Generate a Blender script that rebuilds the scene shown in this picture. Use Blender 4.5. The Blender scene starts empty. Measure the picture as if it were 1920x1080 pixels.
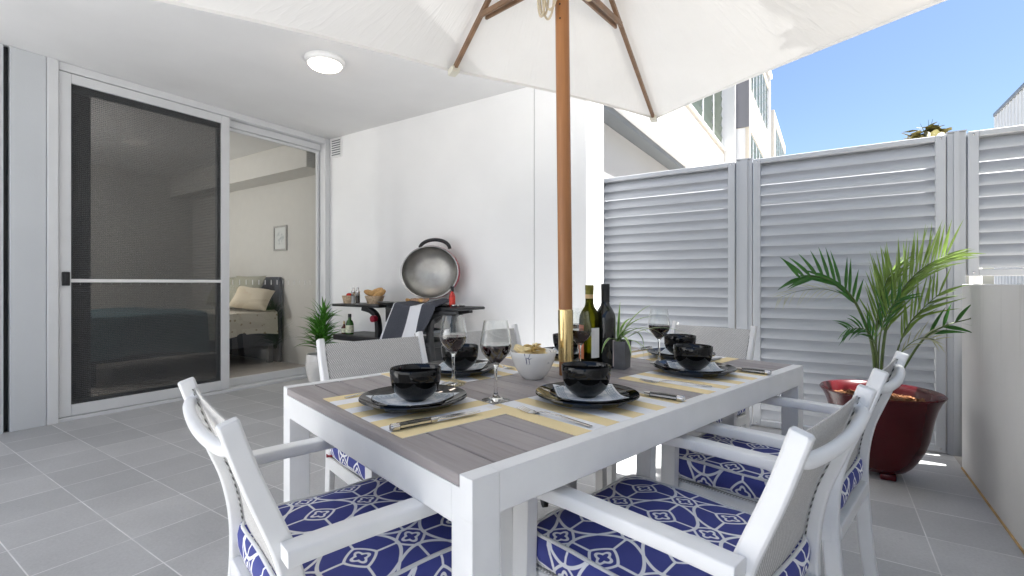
import bpy, bmesh, math, random
from mathutils import Vector, Matrix, noise
R = math.radians
sc = bpy.context.scene
C = sc.collection
random.seed(7)

# ------------------------------------------------------------------ camera, sky, sun, exposure
CAM_H = 1.045
YAW = R(33.4)
cam_d = bpy.data.cameras.new("camera"); cam = bpy.data.objects.new("camera", cam_d); C.objects.link(cam)
cam.location = (0, 0, CAM_H); cam.rotation_euler = (R(90), 0, YAW)
cam_d.sensor_width = 36; cam_d.lens = 896 / 1920 * 36
cam_d.shift_y = -8 / 1920
cam_d.clip_start = 0.02; cam_d.clip_end = 3000
sc.camera = cam

SUN_EL, SUN_AZ = R(69), R(16)          # azimuth measured from +x towards +y
w = bpy.data.worlds.new("World"); sc.world = w; w.use_nodes = True
nt = w.node_tree; bg = nt.nodes["Background"]
sky = nt.nodes.new("ShaderNodeTexSky"); sky.sky_type = 'NISHITA'; sky.sun_disc = False
sky.sun_elevation = SUN_EL; sky.sun_rotation = math.pi / 2 - SUN_AZ
sky.altitude = 0; sky.air_density = 1.0; sky.dust_density = 1.6; sky.ozone_density = 1.0
nt.links.new(sky.outputs[0], bg.inputs[0]); bg.inputs[1].default_value = 0.05
sun_d = bpy.data.lights.new("sun", 'SUN'); sun_d.energy = 5.0; sun_d.angle = R(0.5); sun_d.color = (1, .93, .82)
sun = bpy.data.objects.new("sun", sun_d); C.objects.link(sun)
sdir = Vector((math.cos(SUN_EL) * math.cos(SUN_AZ), math.cos(SUN_EL) * math.sin(SUN_AZ), math.sin(SUN_EL)))
sun.rotation_euler = sdir.to_track_quat('Z', 'Y').to_euler(); sun.location = sdir * 40
sc.view_settings.view_transform = 'Standard'; sc.view_settings.look = 'None'
sc.view_settings.exposure = 2.06; sc.view_settings.gamma = 1
sc.view_settings.use_white_balance = True
sc.view_settings.white_balance_temperature = 5900; sc.view_settings.white_balance_tint = 10
sc.render.engine = 'CYCLES'
sc.cycles.use_denoising = True; sc.cycles.max_bounces = 14; sc.cycles.transparent_max_bounces = 16
sc.cycles.diffuse_bounces = 6; sc.cycles.caustics_reflective = False; sc.cycles.caustics_refractive = True; sc.cycles.blur_glossy = .6
sc.cycles.sample_clamp_indirect = 8

# ------------------------------------------------------------------ materials
def newmat(name):
    m = bpy.data.materials.new(name); m.use_nodes = True
    return m, m.node_tree.nodes, m.node_tree.links, m.node_tree.nodes["Principled BSDF"]
def mat(name, col, rough=.5, metal=0, var=0, vscale=8, bump=0, bscale=60, spec=.5, coat=0, var2=0, trans=0, ior=1.45):
    m, n, l, b = newmat(name)
    b.inputs["Base Color"].default_value = (*col, 1); b.inputs["Roughness"].default_value = rough
    b.inputs["Metallic"].default_value = metal; b.inputs["Specular IOR Level"].default_value = spec
    b.inputs["Coat Weight"].default_value = coat; b.inputs["Transmission Weight"].default_value = trans; b.inputs["IOR"].default_value = ior
    tc = n.new("ShaderNodeTexCoord")
    if var:
        nz = n.new("ShaderNodeTexNoise"); nz.inputs["Scale"].default_value = vscale; nz.inputs["Detail"].default_value = 6
        l.new(tc.outputs["Object"], nz.inputs["Vector"])
        mr = n.new("ShaderNodeMapRange"); mr.inputs["To Min"].default_value = 1 - var; mr.inputs["To Max"].default_value = 1 + var
        mr.inputs["From Min"].default_value = .3; mr.inputs["From Max"].default_value = .7
        l.new(nz.outputs["Fac"], mr.inputs["Value"])
        mx = n.new("ShaderNodeMix"); mx.data_type = 'RGBA'; mx.blend_type = 'MULTIPLY'; mx.inputs["Factor"].default_value = 1
        mx.inputs["A"].default_value = (*col, 1)
        l.new(mr.outputs[0], mx.inputs["B"]); l.new(mx.outputs["Result"], b.inputs["Base Color"])
        mr2 = n.new("ShaderNodeMapRange"); mr2.inputs["To Min"].default_value = max(.02, rough - .08); mr2.inputs["To Max"].default_value = min(1, rough + .08)
        l.new(nz.outputs["Fac"], mr2.inputs["Value"]); l.new(mr2.outputs[0], b.inputs["Roughness"])
    if bump:
        nb = n.new("ShaderNodeTexNoise"); nb.inputs["Scale"].default_value = bscale; nb.inputs["Detail"].default_value = 4
        l.new(tc.outputs["Object"], nb.inputs["Vector"])
        bp = n.new("ShaderNodeBump"); bp.inputs["Strength"].default_value = bump; bp.inputs["Distance"].default_value = .004
        l.new(nb.outputs["Fac"], bp.inputs["Height"]); l.new(bp.outputs[0], b.inputs["Normal"])
    return m
class G:
    """small node-math helper"""
    def __init__(s, m): s.m, s.n, s.l, s.b = m
    def put(s, sock, v):
        if isinstance(v, (int, float)): sock.default_value = v
        else: s.l.new(v, sock)
    def op(s, o, a, b=0, c=0):
        q = s.n.new("ShaderNodeMath"); q.operation = o
        s.put(q.inputs[0], a); s.put(q.inputs[1], b)
        if o in ('SMOOTH_MIN', 'WRAP', 'COMPARE', 'PINGPONG'): s.put(q.inputs[2], c)
        return q.outputs[0]
    def xyz(s, kind="Object", scale=(1, 1, 1), rot=(0, 0, 0), loc=(0, 0, 0)):
        t = s.n.new("ShaderNodeTexCoord"); mp = s.n.new("ShaderNodeMapping")
        mp.inputs["Scale"].default_value = scale; mp.inputs["Rotation"].default_value = rot; mp.inputs["Location"].default_value = loc
        s.l.new(t.outputs[kind], mp.inputs[0]); x = s.n.new("ShaderNodeSeparateXYZ"); s.l.new(mp.outputs[0], x.inputs[0])
        return x.outputs[0], x.outputs[1], x.outputs[2], mp.outputs[0]
    def noise(s, vec, scale, detail=4, rough=.5):
        q = s.n.new("ShaderNodeTexNoise"); q.inputs["Scale"].default_value = scale; q.inputs["Detail"].default_value = detail
        q.inputs["Roughness"].default_value = rough
        s.l.new(vec, q.inputs["Vector"]); return q.outputs["Fac"]
    def mix(s, fac, a, b, blend='MIX'):
        q = s.n.new("ShaderNodeMix"); q.data_type = 'RGBA'; q.blend_type = blend
        s.put(q.inputs["Factor"], fac)
        for k, v in (("A", a), ("B", b)):
            if isinstance(v, tuple): q.inputs[k].default_value = (*v, 1)
            else: s.l.new(v, q.inputs[k])
        return q.outputs["Result"]
    def ramp(s, v, f0, f1, t0=0, t1=1):
        q = s.n.new("ShaderNodeMapRange"); s.put(q.inputs["Value"], v)
        for k, x in (("From Min", f0), ("From Max", f1), ("To Min", t0), ("To Max", t1)): q.inputs[k].default_value = x
        return q.outputs[0]
    def bump(s, h, strength=.3, dist=.003):
        q = s.n.new("ShaderNodeBump"); q.inputs["Strength"].default_value = strength; q.inputs["Distance"].default_value = dist
        s.l.new(h, q.inputs["Height"]); s.l.new(q.outputs[0], s.b.inputs["Normal"])
    def col(s, c): s.put(s.b.inputs["Base Color"], c) if not isinstance(c, tuple) else setattr(s.b.inputs["Base Color"], 'default_value', (*c, 1))

M = {}
M['white_paint'] = mat('white powder coat', (.80, .80, .79), .38, var=.03, vscale=14, bump=.04, bscale=350)
M['white_wall'] = mat('white render', (.84, .84, .838), .85, var=.045, vscale=1.1, bump=.25, bscale=110)
M['soffit'] = mat('soffit paint', (.78, .78, .78), .9, var=.03, vscale=2, bump=.5, bscale=220)
M['pier'] = mat('grey render', (.56, .58, .60), .85, var=.04, vscale=1.3, bump=.15, bscale=90)
M['alu'] = mat('aluminium frame', (.66, .67, .68), .42, var=.02, vscale=6)
M['alu_dark'] = mat('grey aluminium frame', (.16, .175, .19), .45)
M['louvre'] = mat('silver grey louvre paint', (.41, .425, .45), .38, var=.03, vscale=3)
M['black_plastic'] = mat('black plastic', (.014, .015, .017), .42, var=.1, vscale=20, bump=.06, bscale=300)
M['black_glaze'] = mat('black glaze', (.005, .005, .005), .05, spec=.45)
M['white_glaze'] = mat('white glaze', (.82, .81, .79), .14, spec=.5)
M['steel'] = mat('polished steel', (.62, .61, .60), .16, 1)
M['brushed'] = mat('brushed steel', (.42, .42, .41), .38, 1, var=.08, vscale=30)
M['brass'] = mat('brass sleeve', (.75, .58, .28), .2, 1, var=.08, vscale=10)
M['rope'] = mat('cream rope', (.62, .53, .38), .85, bump=.4, bscale=300)
M['red_glaze'] = mat('oxblood glaze', (.060, .005, .007), .22, var=.25, vscale=5, spec=.35, bump=.05, bscale=14)
M['red_paint'] = mat('red enamel', (.24, .012, .03), .3)
M['concrete'] = None
M['wood_stand'] = mat('stained hardwood', (.23, .085, .035), .5, var=.2, vscale=12)
M['carpet'] = mat('bedroom carpet', (.42, .385, .35), .95, var=.1, vscale=6, bump=.6, bscale=220)
M['bed_wall'] = mat('bedroom paint', (.60, .59, .56), .9, var=.02)
M['dark_fabric'] = mat('charcoal fabric', (.06, .065, .08), .9, bump=.3, bscale=300)
M['teal'] = mat('teal throw', (.12, .21, .24), .95, var=.15, vscale=14, bump=.5, bscale=120)
M['pillow_w'] = mat('cream linen', (.72, .64, .50), .9, bump=.3, bscale=160)
M['pillow_g'] = mat('sage linen', (.36, .36, .29), .9, bump=.3, bscale=160)
M['paper'] = mat('paper', (.75, .75, .74), .8)
M['grey_label'] = mat('warm paper label', (.74, .66, .60), .7)
M['orange_label'] = mat('orange label', (.62, .20, .08), .6)
M['tan_band'] = mat('tan foil band', (.60, .42, .22), .4)
M['red_sauce'] = mat('red sauce', (.50, .03, .02), .15, coat=.5)
M['green_leaf'] = mat('spider leaf', (.20, .38, .06), .4, var=.2, vscale=30)
M['pale_leaf'] = mat('pale leaf margin', (.62, .68, .42), .45)
M['palm_dark'] = mat('dark palm leaf', (.050, .16, .025), .35, var=.25, vscale=16)
M['palm_yellow'] = mat('yellow green palm leaf', (.20, .30, .055), .4, var=.2, vscale=16)
M['palm_pale'] = mat('pale dried leaf', (.42, .42, .26), .6)
M['palm_stem'] = mat('palm stalk', (.085, .125, .03), .45, var=.25, vscale=25)
M['yucca'] = mat('yucca leaf', (.085, .25, .030), .35, var=.3, vscale=18)
M['shrub'] = mat('shrub leaf', (.055, .10, .03), .5, var=.3, vscale=9)
M['shade_tree_leaf'] = mat('light tree leaf', (.13, .19, .07), .5, var=.3, vscale=9)
M['red_leaf'] = mat('russet young leaf', (.17, .15, .05), .5, var=.6, vscale=5)
M['slate_pot'] = mat('grey metal planter', (.17, .17, .175), .38, .4, var=.15, vscale=30)
M['bread'] = mat('bread crust', (.52, .31, .12), .8, var=.25, vscale=40)
M['chip'] = mat('potato chip', (.82, .68, .36), .5, var=.12, vscale=60)
M['meat'] = mat('grilled food', (.42, .26, .16), .6, var=.4, vscale=60)
M['cream_wall'] = mat('cream render', (.74, .68, .58), .85, var=.03, vscale=1.2)
M['neigh_grey'] = mat('grey painted wall', (.50, .50, .50), .85, var=.03, vscale=1)
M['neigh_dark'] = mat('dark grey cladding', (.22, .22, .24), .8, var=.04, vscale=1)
M['dark_glass'] = mat('dark window glass', (.04, .05, .045), .3, spec=.4)
M['louvre_glass'] = mat('green grey louvre glass', (.15, .18, .14), .35, spec=.4)
M['bark'] = mat('bark chips', (.20, .085, .03), .85, var=.45, vscale=50)
M['soil'] = mat('dark soil', (.03, .02, .015), .95, bump=.6, bscale=80)
M['gas_hose'] = mat('hose rubber', (.32, .30, .27), .5)
M['knife_handle'] = mat('dark horn handle', (.045, .043, .036), .25, coat=.3, var=.3, vscale=40)
M['green_bottle'] = mat('green oil', (.03, .10, .015), .08, coat=.5)
M['brown_bottle'] = mat('brown vinegar', (.09, .025, .012), .08, coat=.5)
M['wine'] = mat('red wine', (.022, .001, .002), .03, spec=.6)
M['plastic_clip'] = mat('ivory plastic clip', (.68, .66, .56), .4)
M['sealant'] = mat('ochre sealant', (.46, .30, .12), .8, var=.3, vscale=12)
M['tag_red'] = mat('red cloth tag', (.30, .03, .045), .8)

def add_bevel(m, r):
    n, l = m.node_tree.nodes, m.node_tree.links; bv = n.new("ShaderNodeBevel"); bv.samples = 4; bv.inputs[0].default_value = r
    bp = [q for q in n if q.type == 'BUMP']
    if bp: l.new(bv.outputs[0], bp[0].inputs["Normal"])
    else: l.new(bv.outputs[0], n["Principled BSDF"].inputs["Normal"])
add_bevel(M['white_paint'], .004)
def m_glass(name, col=(1, 1, 1), rough=0.0):
    m, n, l, b = newmat(name)
    n.remove(b); g = n.new("ShaderNodeBsdfGlass"); g.inputs["Color"].default_value = (*col, 1); g.inputs["Roughness"].default_value = rough; g.inputs["IOR"].default_value = 1.45
    l.new(g.outputs[0], n["Material Output"].inputs[0]); return m
M['clear_glass'] = m_glass('clear glass', (.985, .99, .985))
M['olive_glass'] = m_glass('olive bottle glass', (.42, .42, .13))
def m_pane():
    m, n, l, b = newmat('window pane'); n.remove(b)
    t = n.new("ShaderNodeBsdfTransparent"); t.inputs[0].default_value = (.86, .88, .86, 1)
    g = n.new("ShaderNodeBsdfGlossy"); g.inputs["Roughness"].default_value = 0
    lw = n.new("ShaderNodeFresnel"); lw.inputs[0].default_value = 1.85
    mx = n.new("ShaderNodeMixShader"); l.new(lw.outputs[0], mx.inputs[0]); l.new(t.outputs[0], mx.inputs[1]); l.new(g.outputs[0], mx.inputs[2])
    l.new(mx.outputs[0], n["Material Output"].inputs[0]); return m
M['pane'] = m_pane()
def m_mesh():
    g = G(newmat('insect mesh')); n, l = g.n, g.l
    x, y, z, v = g.xyz()
    t = n.new("ShaderNodeBsdfTransparent")
    a = g.op('MULTIPLY', g.op('ADD', g.op('SINE', g.op('ADD', g.op('MULTIPLY', z, 430.0), g.op('MULTIPLY', g.noise(v, 1.1, 1), 26))), 1), .5)
    a2 = g.op('MULTIPLY', g.op('ADD', g.op('SINE', g.op('ADD', g.op('MULTIPLY', y, 520.0), g.op('MULTIPLY', g.noise(v, 1.4, 1), 9))), 1), .5)
    nz = g.noise(v, 1.5, 2)
    f = g.op('ADD', .66, g.op('ADD', g.op('ADD', g.op('MULTIPLY', a, .15), g.op('MULTIPLY', a2, .08)), g.op('MULTIPLY', nz, .06)))
    g.b.inputs["Base Color"].default_value = (.035, .036, .037, 1); g.b.inputs["Roughness"].default_value = .7
    mx = n.new("ShaderNodeMixShader"); l.new(f, mx.inputs[0]); l.new(t.outputs[0], mx.inputs[1]); l.new(g.b.outputs[0], mx.inputs[2])
    l.new(mx.outputs[0], n["Material Output"].inputs[0]); return g.m
M['mesh'] = m_mesh()
def m_canopy():
    g = G(newmat('cream canvas')); n, l = g.n, g.l
    x, y, z, v = g.xyz()
    nz = g.noise(v, 2.2, 5, .6); fine = g.noise(v, 500, 2)
    col = g.mix(g.ramp(nz, .3, .7), (.80, .795, .78), (.84, .835, .82))
    g.col(col); g.b.inputs["Roughness"].default_value = .95; g.b.inputs["Specular IOR Level"].default_value = .1
    rr = g.op('SQRT', g.op('ADD', g.op('MULTIPLY', x, x), g.op('MULTIPLY', y, y))); an = g.op('ARCTAN2', y, x)
    cb = n.new("ShaderNodeCombineXYZ"); l.new(g.op('MULTIPLY', an, 9.0), cb.inputs[0]); l.new(g.op('MULTIPLY', rr, 1.1), cb.inputs[1])
    cr = g.noise(cb.outputs[0], 2.4, 3, .5); crease = g.op('SUBTRACT', 1, g.ramp(g.op('ABSOLUTE', g.op('SUBTRACT', cr, .5)), 0, .06))
    h = g.op('ADD', g.op('ADD', g.op('MULTIPLY', cr, 1.6), g.op('MULTIPLY', crease, .25)), g.op('ADD', g.op('MULTIPLY', nz, .5), g.op('MULTIPLY', fine, .03))); g.bump(h, .22, .010)
    t = n.new("ShaderNodeBsdfTranslucent"); l.new(col, t.inputs[0])
    mx = n.new("ShaderNodeMixShader"); mx.inputs[0].default_value = .03
    l.new(g.b.outputs[0], mx.inputs[1]); l.new(t.outputs[0], mx.inputs[2]); l.new(mx.outputs[0], n["Material Output"].inputs[0]); return g.m
M['canopy'] = m_canopy()
def m_pole():
    g = G(newmat('varnished timber pole'))
    x, y, z, v = g.xyz(scale=(14, 14, .8)); nz = g.noise(v, 2.5, 6, .6)
    x2, y2, z2, v2 = g.xyz(scale=(60, 60, 2)); n2 = g.noise(v2, 3, 3)
    g.col(g.mix(g.op('ADD', g.op('MULTIPLY', nz, .7), g.op('MULTIPLY', n2, .3)), (.17, .062, .016), (.50, .225, .075)))
    g.b.inputs["Roughness"].default_value = .38; return g.m
M['pole'] = m_pole()
M['rib_wood'] = mat('umbrella rib timber', (.20, .115, .06), .5, var=.25, vscale=14)
def m_tiles():
    g = G(newmat('grey porcelain floor tiles'))
    x, y, z, v = g.xyz()
    u = g.op('DIVIDE', g.op('ADD', x, 10 - .04), .302); w_ = g.op('DIVIDE', g.op('ADD', y, 10 - .776 + .302 * 0), .302)
    # lines at x=.04+.302k, y=.776+.302k (offset 10 = whole tiles once shifted)
    u = g.op('DIVIDE', g.op('SUBTRACT', x, .04 - 30.2), .302); w_ = g.op('DIVIDE', g.op('SUBTRACT', y, .776 - 30.2), .302)
    fu = g.op('ABSOLUTE', g.op('SUBTRACT', g.op('FRACT', u), .5)); fv = g.op('ABSOLUTE', g.op('SUBTRACT', g.op('FRACT', w_), .5))
    e = g.op('MAXIMUM', fu, fv); line = g.ramp(e, .4905, .4950)
    cx = g.n.new("ShaderNodeCombineXYZ"); g.l.new(g.op('FLOOR', u), cx.inputs[0]); g.l.new(g.op('FLOOR', w_), cx.inputs[1])
    wn = g.n.new("ShaderNodeTexWhiteNoise"); g.l.new(cx.outputs[0], wn.inputs["Vector"])
    base = g.mix(wn.outputs["Value"], (.405, .405, .405), (.495, .492, .488))
    fine = g.noise(v, 90, 6, .7); big = g.noise(v, 2.3, 6, .65)
    k = g.op('ADD', g.ramp(fine, .3, .7, .90, 1.08), g.ramp(big, .3, .7, -.11, .11))
    spot = g.noise(v, 26, 3, .6); k = g.op('SUBTRACT', k, g.ramp(spot, .66, .74, 0, .10))
    base = g.mix(1.0, base, k, 'MULTIPLY')
    gn = g.noise(v, 5, 3)
    grout = g.mix(g.ramp(gn, .35, .65), (.58, .57, .56), (.80, .79, .78))
    g.col(g.mix(line, base, grout))
    g.put(g.b.inputs["Roughness"], g.ramp(big, .3, .7, .42, .62))
    g.bump(g.op('ADD', g.op('MULTIPLY', line, -1.0), g.op('MULTIPLY', fine, .15)), .3, .002)
    return g.m
M['tiles'] = m_tiles()
def m_lowwall():
    g = G(newmat('weathered grey render'))
    x, y, z, v = g.xyz(); n1 = g.noise(v, 2.2, 6, .6); fine = g.noise(v, 120, 4, .7)
    xs, ys, zs, vs = g.xyz(scale=(14, 14, .7)); st = g.noise(vs, 1.0, 5, .65)
    col = g.mix(g.ramp(n1, .3, .7), (.52, .515, .505), (.57, .565, .555))
    strk = g.op('MULTIPLY', g.ramp(st, .56, .72), g.ramp(z, .45, 1.04, 0, .38))
    g.col(g.mix(strk, col, (.16, .15, .14))); g.b.inputs["Roughness"].default_value = .9
    g.bump(fine, .5, .004); return g.m
M['low_wall'] = m_lowwall()
def m_board():
    g = G(newmat('grey timber look planks'))
    x, y, z, v = g.xyz(scale=(18, 2.2, 18)); r = g.noise(v, 2.0, 6, .62)
    xs, ys, zs, vs = g.xyz(scale=(150, 6, 150)); r2 = g.noise(vs, 1.0, 3)
    x1, y1, z1, v1 = g.xyz()
    pl = g.op('FLOOR', g.op('DIVIDE', g.op('ADD', x1, .0015), .0775))
    wn = g.n.new("ShaderNodeTexWhiteNoise"); wn.noise_dimensions = '1D'; g.l.new(pl, wn.inputs["W"])
    k = g.op('ADD', g.op('ADD', g.op('MULTIPLY', r, .55), g.op('MULTIPLY', r2, .35)), g.op('MULTIPLY', wn.outputs["Value"], .18))
    g.col(g.mix(g.ramp(k, .3, .8), (.235, .208, .20), (.39, .358, .35))); g.b.inputs["Roughness"].default_value = .55
    g.bump(g.op('ADD', r, r2), .12, .002); return g.m
M['board'] = m_board()
def m_mat():
    g = G(newmat('yellow and white striped placemat weave'))
    x, y, z, v = g.xyz()
    s = g.op('MODULO', g.op('FLOOR', g.op('DIVIDE', g.op('ADD', x, .216), .048)), 2)
    wv = g.op('MULTIPLY', g.op('SINE', g.op('MULTIPLY', x, 2600)), g.op('SINE', g.op('MULTIPLY', y, 2600)))
    c = g.mix(s, (.87, .71, .38), (.89, .89, .90)); c = g.mix(g.ramp(wv, -1, 1, 0, .12), c, (.45, .42, .36))
    g.col(c); g.b.inputs["Roughness"].default_value = .75; g.bump(wv, .25, .0006); return g.m
M['placemat'] = m_mat()
def m_cushion():
    g = G(newmat('navy lattice cushion fabric'))
    t = g.n.new("ShaderNodeTexCoord"); sp = g.n.new("ShaderNodeSeparateXYZ"); g.l.new(t.outputs["UV"], sp.inputs[0])
    P = .106
    u = g.op('DIVIDE', sp.outputs[0], P); v = g.op('DIVIDE', sp.outputs[1], P)
    cu = g.op('SUBTRACT', g.op('FRACT', g.op('ADD', u, 40.25)), .5); cv = g.op('SUBTRACT', g.op('FRACT', g.op('ADD', v, 40.25)), .5)
    r = g.op('SQRT', g.op('ADD', g.op('MULTIPLY', cu, cu), g.op('MULTIPLY', cv, cv)))
    th = g.op('ARCTAN2', cv, cu); c4 = g.op('COSINE', g.op('MULTIPLY', th, 4))
    def line(d, wd): return g.ramp(g.op('ABSOLUTE', d), wd, wd + .012, 1, 0)
    fl = line(g.op('SUBTRACT', r, g.op('ADD', .130, g.op('MULTIPLY', c4, .032))), .026)          # quatrefoil flower
    au, av = g.op('ABSOLUTE', cu), g.op('ABSOLUTE', cv)
    dm = g.op('ADD', g.op('POWER', au, 1.25), g.op('POWER', av, 1.25))
    di = line(g.op('SUBTRACT', g.op('POWER', dm, .8), .30), .026)                                # rounded diamond
    far = g.op('GREATER_THAN', r, .29)
    st = g.op('MULTIPLY', g.op('MAXIMUM', line(cu, .019), line(cv, .019)), far)                   # straight links
    TAU = 2 * math.pi
    def wave(a, b):
        q = g.op('SUBTRACT', a, .75); j = g.op('ROUND', q); sg = g.op('COSINE', g.op('MULTIPLY', j, math.pi))
        h = g.op('MULTIPLY', g.op('MULTIPLY', g.op('COSINE', g.op('MULTIPLY', g.op('SUBTRACT', b, .25), math.pi)), sg), .23)
        return g.op('SUBTRACT', g.op('SUBTRACT', q, j), h)
    w1, w2 = wave(v, u), wave(u, v)
    wv = g.op('MAXIMUM', line(w1, .030), line(w2, .030))
    tot = g.op('MAXIMUM', g.op('MAXIMUM', fl, di), g.op('MAXIMUM', st, wv))
    nz = g.noise(t.outputs["Object"], 9, 4)
    navy = g.mix(nz, (.042, .050, .23), (.066, .080, .33))
    g.col(g.mix(tot, navy, (.88, .88, .90))); g.b.inputs["Roughness"].default_value = .8
    f = g.noise(t.outputs["Object"], 420, 2); g.bump(g.op('ADD', g.op('MULTIPLY', f, .15), g.op('MULTIPLY', nz, 1)), .35, .006); return g.m
M['cushion'] = m_cushion()
def m_sling():
    g = G(newmat('woven sling mesh'))
    x, y, z, v = g.xyz()
    k = 2 * math.pi / .0075
    a = g.op('MULTIPLY', g.op('SINE', g.op('MULTIPLY', x, k)), g.op('SINE', g.op('MULTIPLY', g.op('ADD', z, g.op('MULTIPLY', y, .9)), k)))
    nz = g.noise(v, 260, 3)
    a = g.op('ADD', g.op('MULTIPLY', a, .5), g.op('MULTIPLY', nz, .7))
    g.col(g.mix(g.ramp(a, 0, .75), (.36, .35, .33), (.78, .77, .75))); g.b.inputs["Roughness"].default_value = .7
    g.bump(a, .5, .002); return g.m
M['sling'] = m_sling()
def m_lacing():
    g = G(newmat('grey lacing cord'))
    x, y, z, v = g.xyz()
    a = g.op('SINE', g.op('MULTIPLY', g.op('ADD', z, y), 2 * math.pi / .012)); g.col(g.mix(g.ramp(a, -.3, .3), (.07, .07, .07), (.50, .50, .48))); return g.m
M['lacing'] = m_lacing()
def m_napkin():
    g = G(newmat('pale blue printed napkin'))
    x, y, z, v = g.xyz(); n1 = g.noise(v, 55, 5, .7)
    r = g.op('SQRT', g.op('ADD', g.op('MULTIPLY', x, x), g.op('MULTIPLY', y, y)))
    f = g.ramp(n1, .46, .62)
    g.col(g.mix(g.op('MULTIPLY', f, .6), (.89, .90, .90), (.46, .53, .60))); g.b.inputs["Roughness"].default_value = .85; return g.m
M['napkin'] = m_napkin()
M['napkin_ink'] = mat('grey blue ink', (.40, .47, .54), .85)
def m_spread():
    g = G(newmat('dotted bedspread'))
    x, y, z, v = g.xyz()
    vo = g.n.new("ShaderNodeTexVoronoi"); vo.inputs["Scale"].default_value = 16; g.l.new(v, vo.inputs["Vector"])
    g.col(g.mix(g.ramp(vo.outputs["Distance"], .2, .26, 1, 0), (.74, .70, .62), (.45, .38, .28))); g.b.inputs["Roughness"].default_value = .9; return g.m
M['spread'] = m_spread()
def m_print():
    g = G(newmat('pale botanical print'))
    x, y, z, v = g.xyz(); n1 = g.noise(v, 22, 5, .7)
    d = g.op('SQRT', g.op('ADD', g.op('MULTIPLY', x, x), g.op('MULTIPLY', z, z)))
    f = g.op('MULTIPLY', g.ramp(n1, .46, .58), g.ramp(d, .06, .11, 1, 0))
    g.col(g.mix(f, (.62, .64, .63), (.36, .40, .42))); return g.m
M['print'] = m_print()
def m_chipbowl():
    g = G(newmat('white bowl with line drawing'))
    x, y, z, v = g.xyz(); 
    vo = g.n.new("ShaderNodeTexVoronoi"); vo.feature = 'DISTANCE_TO_EDGE'; vo.inputs["Scale"].default_value = 38; g.l.new(v, vo.inputs["Vector"])
    ln = g.ramp(vo.outputs["Distance"], .02, .05, 1, 0)
    nz = g.noise(v, 16, 2)
    band = g.op('MULTIPLY', g.ramp(z, .052, .060), g.ramp(nz, .54, .57))
    g.col(g.mix(g.op('MULTIPLY', ln, band), (.82, .81, .78), (.16, .17, .24))); g.b.inputs["Roughness"].default_value = .15; return g.m
M['chip_bowl'] = m_chipbowl()
def m_tile_plain(): pass
def m_corr():
    g = G(newmat('corrugated steel cladding')); g.col((.62, .62, .61)); g.b.inputs["Roughness"].default_value = .5; return g.m
M['corr'] = m_corr()
def emit(name, col, s):
    m, n, l, b = newmat(name); n.remove(b); e = n.new("ShaderNodeEmission"); e.inputs[0].default_value = (*col, 1); e.inputs[1].default_value = s
    l.new(e.outputs[0], n["Material Output"].inputs[0]); return m
M['lamp_on'] = emit('lit opal diffuser', (1, .80, .60), 4.5)
M['fill_lamp_on'] = emit('lit lamp shade', (1, .7, .45), 5)
def m_towel():
    g = G(newmat('charcoal and white striped towel'))
    t = g.n.new("ShaderNodeTexCoord"); sp = g.n.new("ShaderNodeSeparateXYZ"); g.l.new(t.outputs["UV"], sp.inputs[0]); u = sp.outputs[0]
    s = g.op('MULTIPLY', g.op('GREATER_THAN', u, .40), g.op('LESS_THAN', u, .72))
    s = g.op('MAXIMUM', s, g.op('LESS_THAN', u, .03))
    nz = g.noise(t.outputs["Object"], 140, 4)
    g.col(g.mix(s, g.mix(nz, (.035, .038, .05), (.085, .09, .11)), (.74, .75, .78))); g.b.inputs["Roughness"].default_value = .95
    g.bump(nz, .7, .005); return g.m
M['towel'] = m_towel()
M['garden_soil'] = mat('pale pebble garden', (.55, .51, .45), .95, var=.3, vscale=5, bump=.5, bscale=30)
M['ground'] = mat('pale concrete ground', (.36, .345, .32), .9, var=.15, vscale=.6)

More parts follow.
